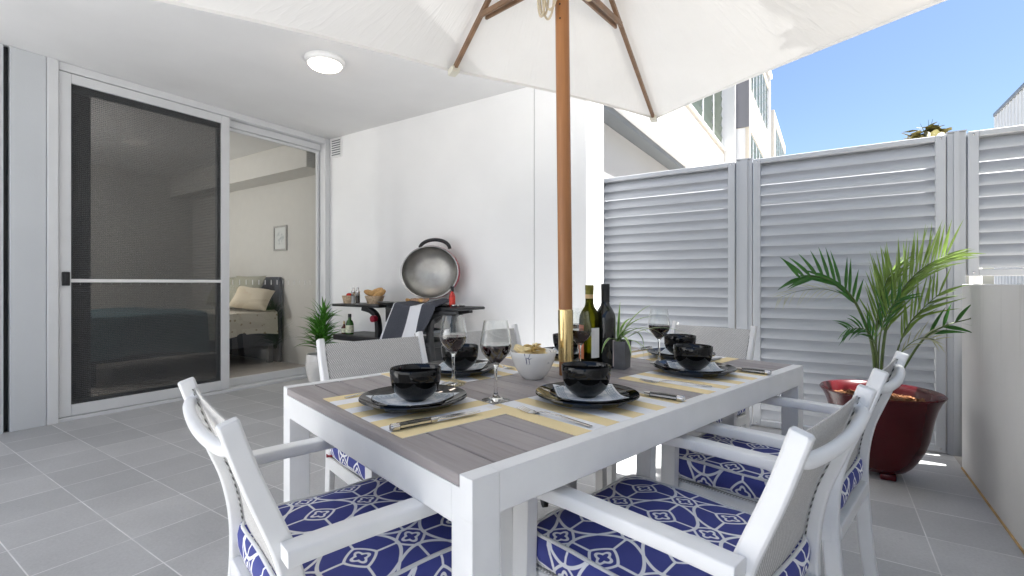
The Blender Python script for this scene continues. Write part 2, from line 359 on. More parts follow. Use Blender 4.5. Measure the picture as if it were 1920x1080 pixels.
# ------------------------------------------------------------------ mesh builder
def lerp(a, b, t): return a + (b - a) * t
class MB:
    def __init__(s): s.bm = bmesh.new()
    def box(s, x0, x1, y0, y1, z0, z1, bev=0, seg=2, rot=None):
        b = bmesh.new(); bmesh.ops.create_cube(b, size=1)
        for v in b.verts: v.co = Vector((lerp(x0, x1, v.co.x + .5), lerp(y0, y1, v.co.y + .5), lerp(z0, z1, v.co.z + .5)))
        if bev: bmesh.ops.bevel(b, geom=b.edges[:] , offset=bev, segments=seg, profile=.5, affect='EDGES')
        if rot is not None:
            for v in b.verts: v.co = rot @ v.co
        return s.add(b)
    def add(s, b):
        me = bpy.data.meshes.new("t"); b.to_mesh(me); b.free(); s.bm.from_mesh(me); bpy.data.meshes.remove(me); return s
    def grid(s, rows, close=False, cap=False):
        vs = [[s.bm.verts.new(p) for p in r] for r in rows]
        n = len(vs[0])
        for a, b in zip(vs, vs[1:]):
            for i in range(n if close else n - 1):
                j = (i + 1) % n
                try: s.bm.faces.new((a[i], a[j], b[j], b[i]))
                except ValueError: pass
        if cap:
            for r, rev in ((vs[0], True), (vs[-1], False)):
                try: s.bm.faces.new(r[::-1] if rev else r)
                except ValueError: pass
        return vs
    def lathe(s, prof, n=40, c=(0, 0, 0), sx=1, sy=1):
        rows = []
        for r, z in prof:
            rows.append([(c[0] + sx * max(r, 1e-5) * math.cos(2 * math.pi * i / n), c[1] + sy * max(r, 1e-5) * math.sin(2 * math.pi * i / n), c[2] + z) for i in range(n)])
        s.grid(rows, True); return s
    def sweep(s, pts, sec, ups=None, cap=True, scale=None):
        """sweep a closed 2-D section (list of (a,b)) along pts; a along side, b along up"""
        pts = [Vector(p) for p in pts]; rows = []
        for i, p in enumerate(pts):
            t = (pts[min(i + 1, len(pts) - 1)] - pts[max(i - 1, 0)]).normalized()
            up = Vector(ups) if ups is not None else (Vector((0, 0, 1)) if abs(t.z) < .95 else Vector((0, 1, 0)))
            sd = t.cross(up).normalized(); u2 = sd.cross(t).normalized()
            k = scale[i] if scale else 1
            rows.append([p + sd * a * k + u2 * b * k for a, b in sec])
        s.grid(rows, True, cap); return s
    def tube(s, pts, r, n=8, scale=None, cap=True):
        return s.sweep(pts, [(r * math.cos(2 * math.pi * i / n), r * math.sin(2 * math.pi * i / n)) for i in range(n)], None, cap, scale)
    def poly(s, pts):
        s.bm.faces.new([s.bm.verts.new(p) for p in pts]); return s
    def prism(s, pts2, fn, d0, d1):
        """closed outline pts2 -> fn(a,b,d) 3-D"""
        s.grid([[fn(a, b, d0) for a, b in pts2], [fn(a, b, d1) for a, b in pts2]], True, True); return s
    def build(s, name, m, parent=None, smooth=30, loc=None, rot=None, fix=True):
        if fix: bmesh.ops.recalc_face_normals(s.bm, faces=s.bm.faces[:])
        me = bpy.data.meshes.new(name); s.bm.to_mesh(me); s.bm.free()
        o = bpy.data.objects.new(name, me); C.objects.link(o)
        for q in (m if isinstance(m, (list, tuple)) else [m]): me.materials.append(q)
        if smooth:
            for p in me.polygons: p.use_smooth = True
            me.set_sharp_from_angle(angle=R(smooth))
        if parent: o.parent = parent
        if loc: o.location = loc
        if rot: o.rotation_euler = rot
        return o
def tag(o, label=None, cat=None, group=None, kind=None):
    for k, v in (('label', label), ('category', cat), ('group', group), ('kind', kind)):
        if v: o[k] = v
    return o
def thing(name, label, cat, loc=(0, 0, 0), rz=0, group=None):
    o = bpy.data.objects.new(name, None); C.objects.link(o); o.location = loc; o.rotation_euler = (0, 0, rz); o.empty_display_size = .1
    return tag(o, label, cat, group)
def dup(root, loc, rz, label, group=None):
    def cp(o, par):
        c = o.copy(); C.objects.link(c)
        if par: c.parent = par
        for ch in o.children: cp(ch, c)
        return c
    r = cp(root, None); r.location = loc; r.rotation_euler = (0, 0, rz); r['label'] = label
    if group: r['group'] = group
    return r
def smoothpath(pts, n=6):
    pts = [Vector(p) for p in pts]; out = []
    P = [pts[0]] + pts + [pts[-1]]
    for i in range(1, len(P) - 2):
        for k in range(n):
            t = k / n; a, b, c, d = P[i - 1], P[i], P[i + 1], P[i + 2]
            out.append(.5 * ((2 * b) + (c - a) * t + (2 * a - 5 * b + 4 * c - d) * t * t + (3 * b - a - 3 * c + d) * t ** 3))
    out.append(pts[-1]); return out
RECT = lambda w_, h_: [(-w_ / 2, -h_ / 2), (w_ / 2, -h_ / 2), (w_ / 2, h_ / 2), (-w_ / 2, h_ / 2)]
def RRECT(w_, h_, r):
    o = []
    for cx, cy, a0 in ((w_ / 2 - r, h_ / 2 - r, 0), (-w_ / 2 + r, h_ / 2 - r, 90), (-w_ / 2 + r, -h_ / 2 + r, 180), (w_ / 2 - r, -h_ / 2 + r, 270)):
        for k in range(4): a = R(a0 + 30 * k); o.append((cx + r * math.cos(a), cy + r * math.sin(a)))
    return o

# ------------------------------------------------------------------ ground and patio
CEIL = 2.72; XD = -4.83; YB = 3.467; XS = -2.06; XC = -1.581; XR = .64; YF = 3.90
tag(MB().box(-400, 400, -400, 400, -.30, -.06).build('ground', M['ground'], smooth=0), kind='structure')
tag(MB().box(XD, XR, -5, 4.3, -.15, 0).build('patio_floor', M['tiles'], smooth=0), kind='structure')
tag(MB().box(-8.6, XD - .13, -1.6, 3.615, -.06, .015).build('bedroom_floor', M['carpet'], smooth=0), kind='structure')
tag(MB().box(XR + .16, 5.7, -5, 20, -.055, .62).build('garden_bed', M['garden_soil'], smooth=0), kind='structure')

# ------------------------------------------------------------------ own apartment building
bld = thing('apartment_building', 'white rendered apartment building with covered patio and sliding bedroom door', 'building', (XD, YB, 0))
def own(mb, name, m, parent=bld, smooth=0):
    o = mb.build(name, m, parent, smooth); 
    if parent == bld: o.location = (-XD, -YB, 0)
    return o
def own2(mb, name, m, par, smooth=0): return mb.build(name, m, par, smooth)
# side wall with control joint
own(MB().box(XD - .16, XS - .006, YB, YB + .344, 0, CEIL + .3), 'rendered_wall', M['white_wall'])
own(MB().box(XS + .0, XC, YB, YB + .344, 0, 2.998, bev=.004, seg=1), 'rendered_wall', M['white_wall'])
own(MB().box(XS - .006, XS, YB + .008, YB + .33, 0, CEIL), 'control_joint', M['neigh_grey'])
# soffit slab
own(MB().box(-9.2, -1.30, -.7, YB - .001, CEIL, CEIL + .28), 'soffit', M['soffit'])
# upper floors of the same building, set on the slab
own(MB().box(-9.2, -2.5, -.7, YB + .3, CEIL + .302, 8.6), 'upper_wall', M['white_wall'])
# piers and wall left of the door
own(MB().box(XD - .16, XD + .03, .862, 1.05, 0, CEIL - .001, bev=.003, seg=1), 'pier', M['pier'])
own(MB().box(XD - .16, XD + .03, -.7, .83, 0, CEIL - .001), 'pier', M['pier'])
own(MB().box(XD - .16, XD + .03, -6, -.702, 0, 5.5), 'rendered_wall', M['white_wall'])
own(MB().box(XD - .16, XD - .02, .832, .86, 0, CEIL - .001), 'control_joint', M['black_plastic'])
# bedroom shell
own(MB().box(-8.6, XD - .165, 3.62, 3.74, .016, CEIL), 'bedroom_wall', M['bed_wall'])
own(MB().box(-8.7, -8.6, -1.6, 3.74, .016, CEIL), 'bedroom_wall', M['bed_wall'])
own(MB().box(-8.6, XD - .165, -1.7, -1.6, .016, CEIL), 'bedroom_wall', M['bed_wall'])
own(MB().box(-8.6, -5.02, 3.30, 3.619, 2.40, CEIL - .003), 'bulkhead', M['bed_wall'])
own(MB().box(XD - .155, XD - .135, .86, 3.46, 2.66, CEIL - .002), 'lintel', M['alu'])
# door frame: head, sill, jambs
f = MB()
f.box(XD - .13, XD + .035, 1.053, 1.118, .0, CEIL - .002, .004, 1).box(XD - .13, XD + .02, 3.40, YB - .002, .0, CEIL - .002, .004, 1)
f.box(XD - .13, XD + .018, 1.12, 3.398, 2.655, CEIL - .003, .003, 1).box(XD - .13, XD + .02, 1.12, 3.398, .0, .03, .003, 1)
f.box(XD - .128, XD - .06, 2.36, 3.396, 2.585, 2.652, .003, 1)
own(f, 'door_frame', M['alu'])
# screen door: light frame, cross rail, mesh, handle
s_ = MB(); y0, y1, z0, z1 = 1.122, 2.352, .034, 2.650; xo, xi = XD + .012, XD - .026; fw = .072
s_.box(xi, xo, y0, y0 + fw, z0, z1, .004, 2).box(xi, xo, y1 - fw, y1, z0, z1, .004, 2)
s_.box(xi + .001, xo - .001, y0 + fw, y1 - fw, z1 - fw, z1, .004, 2).box(xi + .001, xo - .001, y0 + fw, y1 - fw, z0, z0 + .085, .004, 2)
scr = own(s_, 'screen_door', M['alu'])
own2(MB().box(xi + .004, xo - .004, y0 + fw, y1 - fw, 1.055, 1.082, .002, 1), 'cross_rail', M['white_paint'], scr)
own2(MB().grid([[(XD - .007, y0 + fw, z0 + .085), (XD - .007, y1 - fw, z0 + .085)], [(XD - .007, y0 + fw, z1 - fw), (XD - .007, y1 - fw, z1 - fw)]]) and MB().poly([(XD - .007, y0 + fw, z0 + .08), (XD - .007, y1 - fw, z0 + .08), (XD - .007, y1 - fw, z1 - fw), (XD - .007, y0 + fw, z1 - fw)]), 'insect_mesh', M['mesh'], scr)
h_ = MB().box(xo, xo + .016, y0 + .016, y0 + .062, 1.03, 1.135, .005, 2).box(xo + .016, xo + .026, y0 + .03, y0 + .05, 1.05, 1.115, .004, 1)
own2(h_, 'door_handle', M['black_plastic'], scr)
# sliding glass leaf behind the screen (dark frame) and fixed glass leaf
def leaf(y0, y1, x0, x1, fr, m, bot):
    g_ = MB(); z0, z1 = .032, 2.583 if y0 > 2 else 2.62
    g_.box(x0, x1, y0, y0 + fr, z0, z1, .003, 1).box(x0, x1, y1 - fr, y1, z0, z1, .003, 1)
    g_.box(x0 + .001, x1 - .001, y0 + fr, y1 - fr, z1 - fr, z1, .003, 1).box(x0 + .001, x1 - .001, y0 + fr, y1 - fr, z0, z0 + bot, .003, 1)
    o = own(g_, 'glass_door', m)
    xm = (x0 + x1) / 2
    own2(MB().poly([(xm, y0 + fr, z0 + bot), (xm, y1 - fr, z0 + bot), (xm, y1 - fr, z1 - fr), (xm, y0 + fr, z1 - fr)]), 'glass_pane', M['pane'], o)
    n = int((y1 - y0 - 2 * fr) / .0655)
    for k in range(n):
        yy = y0 + fr + .045 + k * .0655; own2(MB().box(xm + .001, xm + .002, yy, yy + .007, 1.035, 1.085), 'safety_mark', M['paper'], o)
leaf(1.13, 2.345, XD - .075, XD - .035, .085, M['alu_dark'], .11)
leaf(2.362, 3.395, XD - .125, XD - .085, .028, M['alu'], .075)
# air vent
vt = own(MB().box(-4.775, -4.59, YB - .014, YB - .001, 2.49, 2.705, .003, 1), 'air_vent', M['soffit'])
sl = MB()
for k in range(7):
    zc = 2.515 + k * .0265
    sl.box(-4.755, -4.61, YB - .022, YB - .015, zc, zc + .010, 0)
own2(sl, 'vent_slats', M['alu_dark'], vt)

# ceiling light
cl = thing('ceiling_light', 'round white ceiling light, lit, on the patio soffit', 'ceiling light', (-3.13, 2.21, CEIL))
MB().lathe([(0, 0), (.140, 0), (.143, -.012), (.137, -.030), (.122, -.042), (.116, -.038), (0, -.038)], 48).build('base', M['white_paint'], cl)
MB().lathe([(.114, -.0385), (.110, -.055), (.09, -.066), (.05, -.072), (0, -.074)], 48).build('diffuser', M['lamp_on'], cl)

# ------------------------------------------------------------------ bedroom
bed = thing('bed', 'bed with dotted cream bedspread behind the sliding glass door', 'bed', (-6.80, 2.58, .145))
MB().box(-.75, .75, -1.0, .98, .10, .30, .02).build('bed_base', M['dark_fabric'], bed)
MB().box(-.80, .80, .965, 1.02, -.13, .99, .015).build('headboard', M['dark_fabric'], bed)
for sx in (-.7, .7):
    for sy in (-.92, .9): MB().box(sx - .03, sx + .03, sy - .03, sy + .03, -.13, .10).build('leg', M['black_plastic'], bed)
mb = MB(); rows = []
for i in range(25):
    y = -1.02 + 1.98 * i / 24; row = []
    for j in range(29):
        t = j / 28; a = (t - .5) * 2
        if abs(a) < .62: x = a / .62 * .77; z = .555 + .012 * math.sin(x * 5 + y * 3)
        else:
            q = (abs(a) - .62) / .38; x = math.copysign(.775 + .03 * math.sin(y * 9) * q, a); z = .55 - q * (.30 + .02 * math.sin(y * 7))
        row.append((x, y, z))
    rows.append(row)
mb.grid(rows); MB_o = mb.build('bedspread', M['spread'], bed, 50)
MB().box(-.74, .74, -.99, .96, .301, .535, .03).build('mattress', M['paper'], bed)
# teal throw across the foot, hanging to the floor on the near side
mb = MB(); rows = []
for i in range(22):
    y = -1.05 + 1.15 * i / 21; row = []
    for j in range(29):
        t = j / 28
        if t < .55: x = lerp(-.79, .80, t / .55); z = .585 + .012 * math.sin(7 * y + 4 * x)
        else:
            q = (t - .55) / .45; x = .80 + .05 * q + .030 * math.sin(y * 16 + q) * q; z = .58 - q * (.46 + .05 * math.sin(y * 3.0))
        if i == 0 and t < .55: z -= .0
        row.append((x, y, z))
    rows.append(row)
rows.insert(0, [(x, y - .03, max(.10, z - .38) if x < .8 else z - .02) for x, y, z in rows[0]])
mb.grid(rows)
tag(mb.build('throw_blanket', M['teal'], None, 50, (-6.80, 2.58, .145)), 'dark teal throw spread over the foot of the bed', 'blanket')
def pillow(loc, rot, wd, hd, m, label):
    mb = MB(); n = 14; 
    for sgn in (1, -1):
        rows = []
        for i in range(n + 1):
            a = -1 + 2 * i / n; row = []
            for j in range(n + 1):
                b = -1 + 2 * j / n
                k = (1 - a ** 4) * (1 - b ** 4); pin = 1 - .07 * (1 - abs(a * b) ** .6)
                row.append((a * wd / 2 * (1 - .06 * (1 - b * b)), sgn * .085 * k ** .6, b * hd / 2 * (1 - .06 * (1 - a * a))))
            rows.append(row)
        mb.grid(rows)
    bmesh.ops.remove_doubles(mb.bm, verts=mb.bm.verts[:], dist=.0005)
    tag(mb.build('pillow', m, None, 60, loc, rot), label, 'pillow', 'pillows on the bed')
pillow((-6.34, 3.26, .94), (R(-32), 0, R(14)), .52, .50, M['pillow_g'], 'large sage pillow leaning at the bedhead behind the cream one')
pillow((-6.12, 3.26, .86), (R(-42), R(8), R(40)), .46, .34, M['pillow_w'], 'small cream pillow lit warm at the right end of the bed')
pillow((-6.9, 3.28, .94), (R(-28), 0, R(-6)), .60, .46, M['pillow_g'], 'sage pillow at the far side of the bedhead')
# framed print
pf = thing('picture_frame', 'small grey framed botanical print on the bedroom wall', 'picture', (-6.07, 3.618, 1.65))
f = MB(); W2, H2 = .15, .165
f.box(-W2, W2, -.02, .0, H2 - .022, H2).box(-W2, W2, -.02, .0, -H2, -H2 + .022).box(-W2, -W2 + .022, -.02, 0, -H2 + .022, H2 - .022).box(W2 - .022, W2, -.02, 0, -H2 + .022, H2 - .022)
f.build('frame', M['brushed'], pf)
MB().box(-W2 + .022, W2 - .022, -.010, -.004, -H2 + .022, H2 - .022).build('print', M['print'], pf)
# floor lamp added out of view beyond the pier, fill for the bedroom
bl = thing('fill_floor_lamp', 'added unseen floor lamp giving fill light at the left of the bedroom', 'lamp', (-6.6, .55, .017))
MB().lathe([(0, 0), (.13, 0), (.13, .02), (.015, .03), (.012, 1.45), (0, 1.45)], 28).build('stand', M['brushed'], bl)
MB().lathe([(.20, 1.35), (.14, 1.65)], 32).build('lamp_shade', M['fill_lamp_on'], bl)
bd = bpy.data.lights.new('fill_bulb', 'POINT'); bd.energy = 27; bd.color = (1, .95, .88); bd.shadow_soft_size = .10
bo = bpy.data.objects.new('fill_bulb', bd); C.objects.link(bo); bo.parent = bl; bo.location = (0, 0, 1.75)
# curtain at the far left of the bedroom door
mb = MB(); rows = []
for z in (.05, 1.2, 2.6):
    rows.append([(-5.06 + .03 * math.sin(k * 1.5), 1.05 + k * .022, z) for k in range(16)])
mb.grid(rows); mb.grid([[(x - .01, y, z) for x, y, z in r] for r in rows])
tag(mb.build('curtain', M['dark_fabric'], None, 60), 'dark curtain drawn to the left inside the bedroom door', 'curtain')

# ------------------------------------------------------------------ neighbouring block beyond the fence
nb = thing('neighbour_building', 'cream three storey apartment block beyond the louvre fence', 'building', (-1.7, 6, 0))
def nbp(mb, name, m, par=None, smooth=0):
    o = mb.build(name, m, par or nb, smooth)
    if par is None: o.location = (1.7, -6, 0)
    return o
nbp(MB().box(-6, -1.80, 3.99, 10.2, -.05, 2.60), 'ground_floor_wall', M['neigh_grey'])
nbp(MB().box(-6, -1.60, 3.95, 9.2, 2.66, 2.93, .006, 1), 'balcony_slab', M['white_wall'])
nbp(MB().box(-6, -1.64, 3.96, 9.2, 2.602, 2.658), 'shadow_gap', M['alu_dark'])
nbp(MB().box(-6, -1.70, 5.2, 10.2, 2.932, 3.70).box(-6, -1.70, 5.2, 6.6, 3.701, 6.4).box(-6, -1.70, 6.6, 10.2, 5.3, 6.4), 'rendered_wall', M['cream_wall'])
nbp(MB().box(-1.70, -1.67, 6.6, 10.19, 3.66, 3.70, .003, 1), 'window_sill', M['white_paint'])
def louvre_window(y0, y1, z0, z1, x, n):
    wf = MB(); t = .035
    wf.box(x - .08, x - .02, y0, y0 + t, z0, z1).box(x - .08, x - .02, y1 - t, y1, z0, z1).box(x - .08, x - .02, y0 + t, y1 - t, z1 - t, z1).box(x - .08, x - .02, y0 + t, y1 - t, z0, z0 + t)
    o = nbp(wf, 'window', M['alu'])
    bl_ = MB(); h = (z1 - z0 - 2 * t) / n
    for k in range(n):
        zz = z0 + t + k * h
        bl_.prism([(-.075, zz), (-.07, zz), (-.015, zz + h * .95), (-.02, zz + h * .95)], lambda a, b, d: (x + a, d, b), y0 + t + .004, y1 - t - .004)
    nbp(bl_, 'louvre_blades', M['louvre_glass'], o)
    nbp(MB().box(x - .12, x - .10, y0, y1, z0, z1), 'pane', M['dark_glass'], o)
for k in range(4): louvre_window(6.62 + k * .885, 6.62 + k * .885 + .88, 3.702, 5.298, -1.70, 8)
nbp(MB().box(-1.9, -1.50, 10.202, 10.30, -.05, 6.5), 'fin', M['white_wall'])
nbp(MB().box(-6, -1.27, 10.36, 14.0, 4.10, 4.92).box(-6, -1.27, 10.36, 10.62, 4.921, 6.42).box(-6, -1.27, 10.621, 14, 6.10, 6.42).box(-6, -1.27, 10.36, 14.0, -.05, 2.9).box(-6, -1.27, 10.36, 10.55, 2.901, 4.099), 'rendered_wall', M['cream_wall'])
nbp(MB().box(-3, -1.24, 13.99, 14.25, -.05, 6.42).box(-2.0, -1.20, 10.36, 14.25, 6.42, 6.52), 'fin', M['white_wall'])
for k in range(6): louvre_window(10.625 + k * .56, 10.625 + k * .56 + .555, 4.922, 6.098, -1.27, 5)
for k in range(6): louvre_window(10.555 + k * .57, 10.555 + k * .57 + .565, 2.902, 4.098, -1.27, 5)
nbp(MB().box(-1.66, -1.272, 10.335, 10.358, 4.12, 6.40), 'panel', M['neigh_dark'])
nbp(MB().box(-1.60, -1.34, 10.335, 10.358, -.05, 4.10), 'panel', M['soffit'])
nbp(MB().box(-6, -1.27, 15.6, 16.0, -.05, 6.05).box(-6, -1.27, 16.0, 20, 5.75, 6.05).box(-6, -1.27, 16, 20, -.05, 4.2), 'rendered_wall', M['cream_wall'])
for k in range(5): louvre_window(16.02 + k * .79, 16.02 + k * .79 + .78, 4.202, 5.748, -1.27, 5)

# corrugated building on the right
cb = thing('corrugated_building', 'tall grey corrugated metal building rising behind the right end of the fence', 'building', (6, 10, 0))
mb = MB(); prof = []
y = -14.0
while y < 28.2:
    prof += [(0, y), (0, y + .16), (-.05, y + .20), (-.05, y + .36)]; y += .40
prof += [(0, 28.27), (5, 28.27), (5, -14)]
mb.prism(prof, lambda a, b, d: (a, b - 10, d), -.05, 8.15)
mb.build('corrugated_wall', M['corr'], cb, 0)
MB().box(-.09, 5.05, -24.05, 18.33, 8.151, 8.30, .01, 1).build('roof_capping', M['alu_dark'], cb, 0)

# ------------------------------------------------------------------ louvre fence
def screen(x0, x1, z0, z1, label, n):
    t = thing('louvre_screen', label, 'fence panel', ((x0 + x1) / 2, YF + .03, 0), 0, 'louvre fence panels')
    hw = (x1 - x0) / 2; fr = MB(); st = .048
    fr.box(-hw, -hw + st, -.034, .034, z0, z1, .003, 1).box(hw - st, hw, -.034, .034, z0, z1, .003, 1)
    fr.box(-hw + st, hw - st, -.0335, .0335, z1 - .035, z1 - .0005, .003, 1).box(-hw + st, hw - st, -.0335, .0335, z0, z0 + .04, .003, 1)
    fr.build('frame', M['louvre'], t, 0)
    sl = MB(); zb, zt = z0 + .045, z1 - .050; p = (zt - zb) / n
    for k in range(n):
        z = zb + k * p; sag = random.uniform(-.0012, .0012)
        # S-section blade: lower lip forward, top leaning back behind the next blade
        o = [(-.031, .003), (-.0325, .012), (-.027, .030), (-.006, .060), (.026, .090), (.028, .0885), (-.003, .058), (-.0235, .029), (-.029, .012), (-.028, .003)]
        o = [(a, z + b * p / .0745 + sag) for a, b in o]
        sl.prism(o, lambda a, b, d: (d, a, b), -hw + st + .001, hw - st - .001)
    sl.build('blades', M['louvre'], t, 40)
    sc_ = MB()
    for sx in (-hw + .024, hw - .024):
        for sz in (z0 + .02, z1 - .02):
            sc_.lathe([(0, 0), (.006, 0), (.005, .003), (0, .004)], 8, (0, 0, 0))
            for v in sc_.bm.verts[-32:]:
                v.co = Vector((sx + v.co.x, -.034 - v.co.z, sz + v.co.y))
    sc_.build('screws', M['steel'], t, 30)
screen(-1.672, -.575, .075, 1.957, 'left grey louvre fence panel, between the white wall and the first post', 24)
screen(-.453, .606, .012, 1.957, 'middle grey louvre fence panel behind the potted palm', 25)
screen(.706, 2.2, 1.092, 1.957, 'short grey louvre fence panel above the low rendered wall', 11)
for x0, x1, yy, lab in ((-.573, -.455, 0, 'grey metal fence post between the two tall louvre panels'), (.608, .704, -.06, 'grey metal fence post at the end of the low rendered wall')):
    t = thing('fence_post', lab, 'fence post', ((x0 + x1) / 2, YF, 0), 0, 'fence posts'); hw = (x1 - x0) / 2
    MB().box(-hw + .004, hw - .004, .008 + yy * .0, .068, 0, 1.965, .003, 1).build('post', M['louvre'], t, 0)
    MB().box(-hw + .035, hw - .035, .0015, .0075, 0, 1.965).build('cover_strip', M['louvre'], t, 0)
    MB().box(-hw + .002, hw - .002, .0, .07, 1.9655, 1.972).build('cap', M['louvre'], t, 0)
MB_e = MB().box(-.045, .045, -.25, -.005, 0, 1.10, .003, 1)
# low wall on the right
lw = thing('low_wall', 'waist high weathered grey rendered wall along the right side of the patio', 'wall', (XR, 1, 0))
MB().box(0, .15, -6, 2.68, 0, 1.043, .004, 1).build('rendered_wall', M['low_wall'], lw, 0)
MB().box(-.007, .0, -6, 2.66, .0005, .007).build('sealant_line', M['sealant'], lw, 0)

# white wall added unseen behind the viewer to bounce light onto the patio
bw = thing('bounce_wall', 'added unseen white wall behind the viewer, bouncing light onto the patio', 'wall', (-2, -3.6, 0))
MB().box(-2.83, 2.64, -.15, 0, 0, 2.0, .004, 1).build('rendered_wall', M['white_wall'], bw, 0)
# garden beyond the low wall
def leafclump(name, loc, r, n, m, label, cat, size=.05, seed=1, group=None, stem=True, lw=.24):
    rnd = random.Random(seed); t = thing(name, label, cat, loc, 0, group)
    if stem:
        sm = MB()
        for k in range(7):
            a = rnd.uniform(0, 6.28); e = Vector((math.cos(a) * r * .6, math.sin(a) * r * .6, r * rnd.uniform(.8, 1.5)))
            sm.tube([(0, 0, 0), e * .5 + Vector((0, 0, .05)), e], .007, 5, [1, .8, .4])
        sm.build('stem', M['palm_stem'], t, 60)
    mb = MB()
    for k in range(n):
        d = Vector((rnd.gauss(0, 1), rnd.gauss(0, 1), rnd.gauss(0, 1))).normalized() * r * rnd.uniform(.35, 1) ** .6
        d.z = abs(d.z) * 1.2 + r * .15
        a, b = rnd.uniform(0, 6.28), rnd.uniform(-.9, .6); s = size * rnd.uniform(.6, 1.3)
        ax = Vector((math.cos(a) * math.cos(b), math.sin(a) * math.cos(b), math.sin(b))); sd = ax.cross(Vector((0, 0, 1))).normalized() * s * lw
        up = sd.cross(ax).normalized() * s * .06
        mb.grid([[d - sd * .2, d, d + sd * .2], [d + ax * s * .45 - sd, d + ax * s * .45 - up, d + ax * s * .45 + sd], [d + ax * s - sd * .1, d + ax * s - up * .5, d + ax * s + sd * .1]])
    mb.build('foliage', m, t, 60, fix=False); return t
leafclump('shrub', (1.35, 4.9, .6), .36, 700, M['shrub'], 'dark green shrub in the garden right of the white post behind the low wall', 'shrub', .06, 3)
leafclump('shrub', (.80, 5.2, .6), .32, 500, M['shrub'], 'small leafy shrub in the garden left of the white post behind the low wall', 'shrub', .055, 4)
leafclump('tree_top', (1.66, 12.4, 3.80), .30, 90, M['red_leaf'], 'russet and green tree top showing above the fence', 'tree', .24, 5, lw=.40)
bpy.data.objects['tree_top'].name = 'tree'
# tree added out of view to keep sun off the patio's right side
shade_tree = thing('tree', 'added unseen tree put in to shade the right side of the patio', 'tree', (2.1, 1.4, .6))
mb = MB(); mb.tube(smoothpath([(0, 0, -.05), (.04, .02, .9), (-.02, .05, 1.7), (-.15, .05, 2.5), (-.25, .05, 3.4)], 6), .09, 10, [lerp(1.25, .35, i / 24) for i in range(25)])
rnd = random.Random(17)
for k in range(12):
    a = rnd.uniform(0, 6.28); b0 = Vector((-.03 - .02 * k, .05, 1.5 + .14 * k)); e = b0 + Vector((math.cos(a) * rnd.uniform(.4, .7) - .3, math.sin(a) * rnd.uniform(.7, 1.1) + .15, rnd.uniform(.3, .8)))
    mb.tube(smoothpath([b0, b0.lerp(e, .5) + Vector((0, 0, .1)), e], 4), .04, 7, [lerp(1, .25, i / 8) for i in range(9)])
mb.build('trunk', M['bark'], shade_tree, 60)
mb = MB()
for k in range(12500):
    d = Vector((rnd.gauss(0, 1), rnd.gauss(0, 1), rnd.gauss(0, 1))).normalized() * rnd.uniform(.25, 1) ** .5
    c = Vector((-.62 + d.x * .98, .42 + d.y * 2.0, 3.45 + d.z * .9)) * 1
    a, b = rnd.uniform(0, 6.28), rnd.uniform(-.6, .6); s_l = rnd.uniform(.09, .17)
    ax = Vector((math.cos(a) * math.cos(b), math.sin(a) * math.cos(b), math.sin(b))); sd = ax.cross(Vector((0, 0, 1))).normalized() * s_l * .28
    mb.grid([[c - sd * .2, c + sd * .2], [c + ax * s_l * .5 - sd, c + ax * s_l * .5 + sd], [c + ax * s_l - sd * .1, c + ax * s_l + sd * .1]])
mb.build('shade_crown', M['shade_tree_leaf'], shade_tree, 60, fix=False)
gp = thing('garden_post', 'short white round post in the garden behind the low wall', 'post', (.90, 4.75, .62))
MB().lathe([(0, 0), (.035, 0), (.035, 1.0), (.03, 1.01), (0, 1.01)], 24).build('post', M['white_paint'], gp)
MB().lathe([(0, 0), (.06, 0), (.06, .02), (.036, .03)], 24).build('base', M['white_paint'], gp)

# ------------------------------------------------------------------ umbrella
CX, CDEP = .182, 1.606
fwv = Vector((-math.sin(YAW), math.cos(YAW), 0)); rtv = Vector((math.cos(YAW), math.sin(YAW), 0))
UMB = fwv * CDEP + rtv * CX
ZE, ZA = 2.145, 2.50
ua = R(119.4) + YAW; D1 = Vector((math.cos(ua), math.sin(ua), 0)); D2 = Vector((D1.y, -D1.x, 0))
HA, HB = .97, 1.44
um = thing('patio_umbrella', 'cream canvas market umbrella on a timber pole through the dining table', 'umbrella', UMB)
lean = -.011
mb = MB(); mb.lathe([(0, .12), (.0233, .12), (.0233, .76), (.0233, .785)] , 28); mb.lathe([(.0233, .958), (.0235, 1.6), (.0235, 2.58), (0, 2.58)], 28)
for v in mb.bm.verts: v.co += rtv * (lean * (v.co.z - .74))
pole = mb.build('pole', M['pole'], um, 40)
mb = MB().lathe([(.0233, .784), (.0252, .786), (.0252, .957), (.0233, .959)], 32)
for v in mb.bm.verts: v.co += rtv * (lean * (v.co.z - .74))
mb.build('brass_sleeve', M['brass'], um, 40)
top = Vector((0, 0, 0)) + rtv * (lean * 1.8)
mb = MB()
for zz in (1.925, 1.972):
    b_ = -fwv * .0232 + rtv * (-.010 + lean * (zz - .74)); b_.z = zz
    mb.sweep([b_ + fwv * .002, b_ - fwv * .0012], [(.0026 * math.cos(k * .785), .0026 * math.sin(k * .785)) for k in range(8)])
mb.build('peg_holes', M['black_plastic'], um)
def ribend(k):
    return [D1 * HA, D1 * HA + D2 * HB, -D1 * HA + D2 * HB, -D1 * HA, -D1 * HA - D2 * HB, D1 * HA - D2 * HB][k]
NR = 6
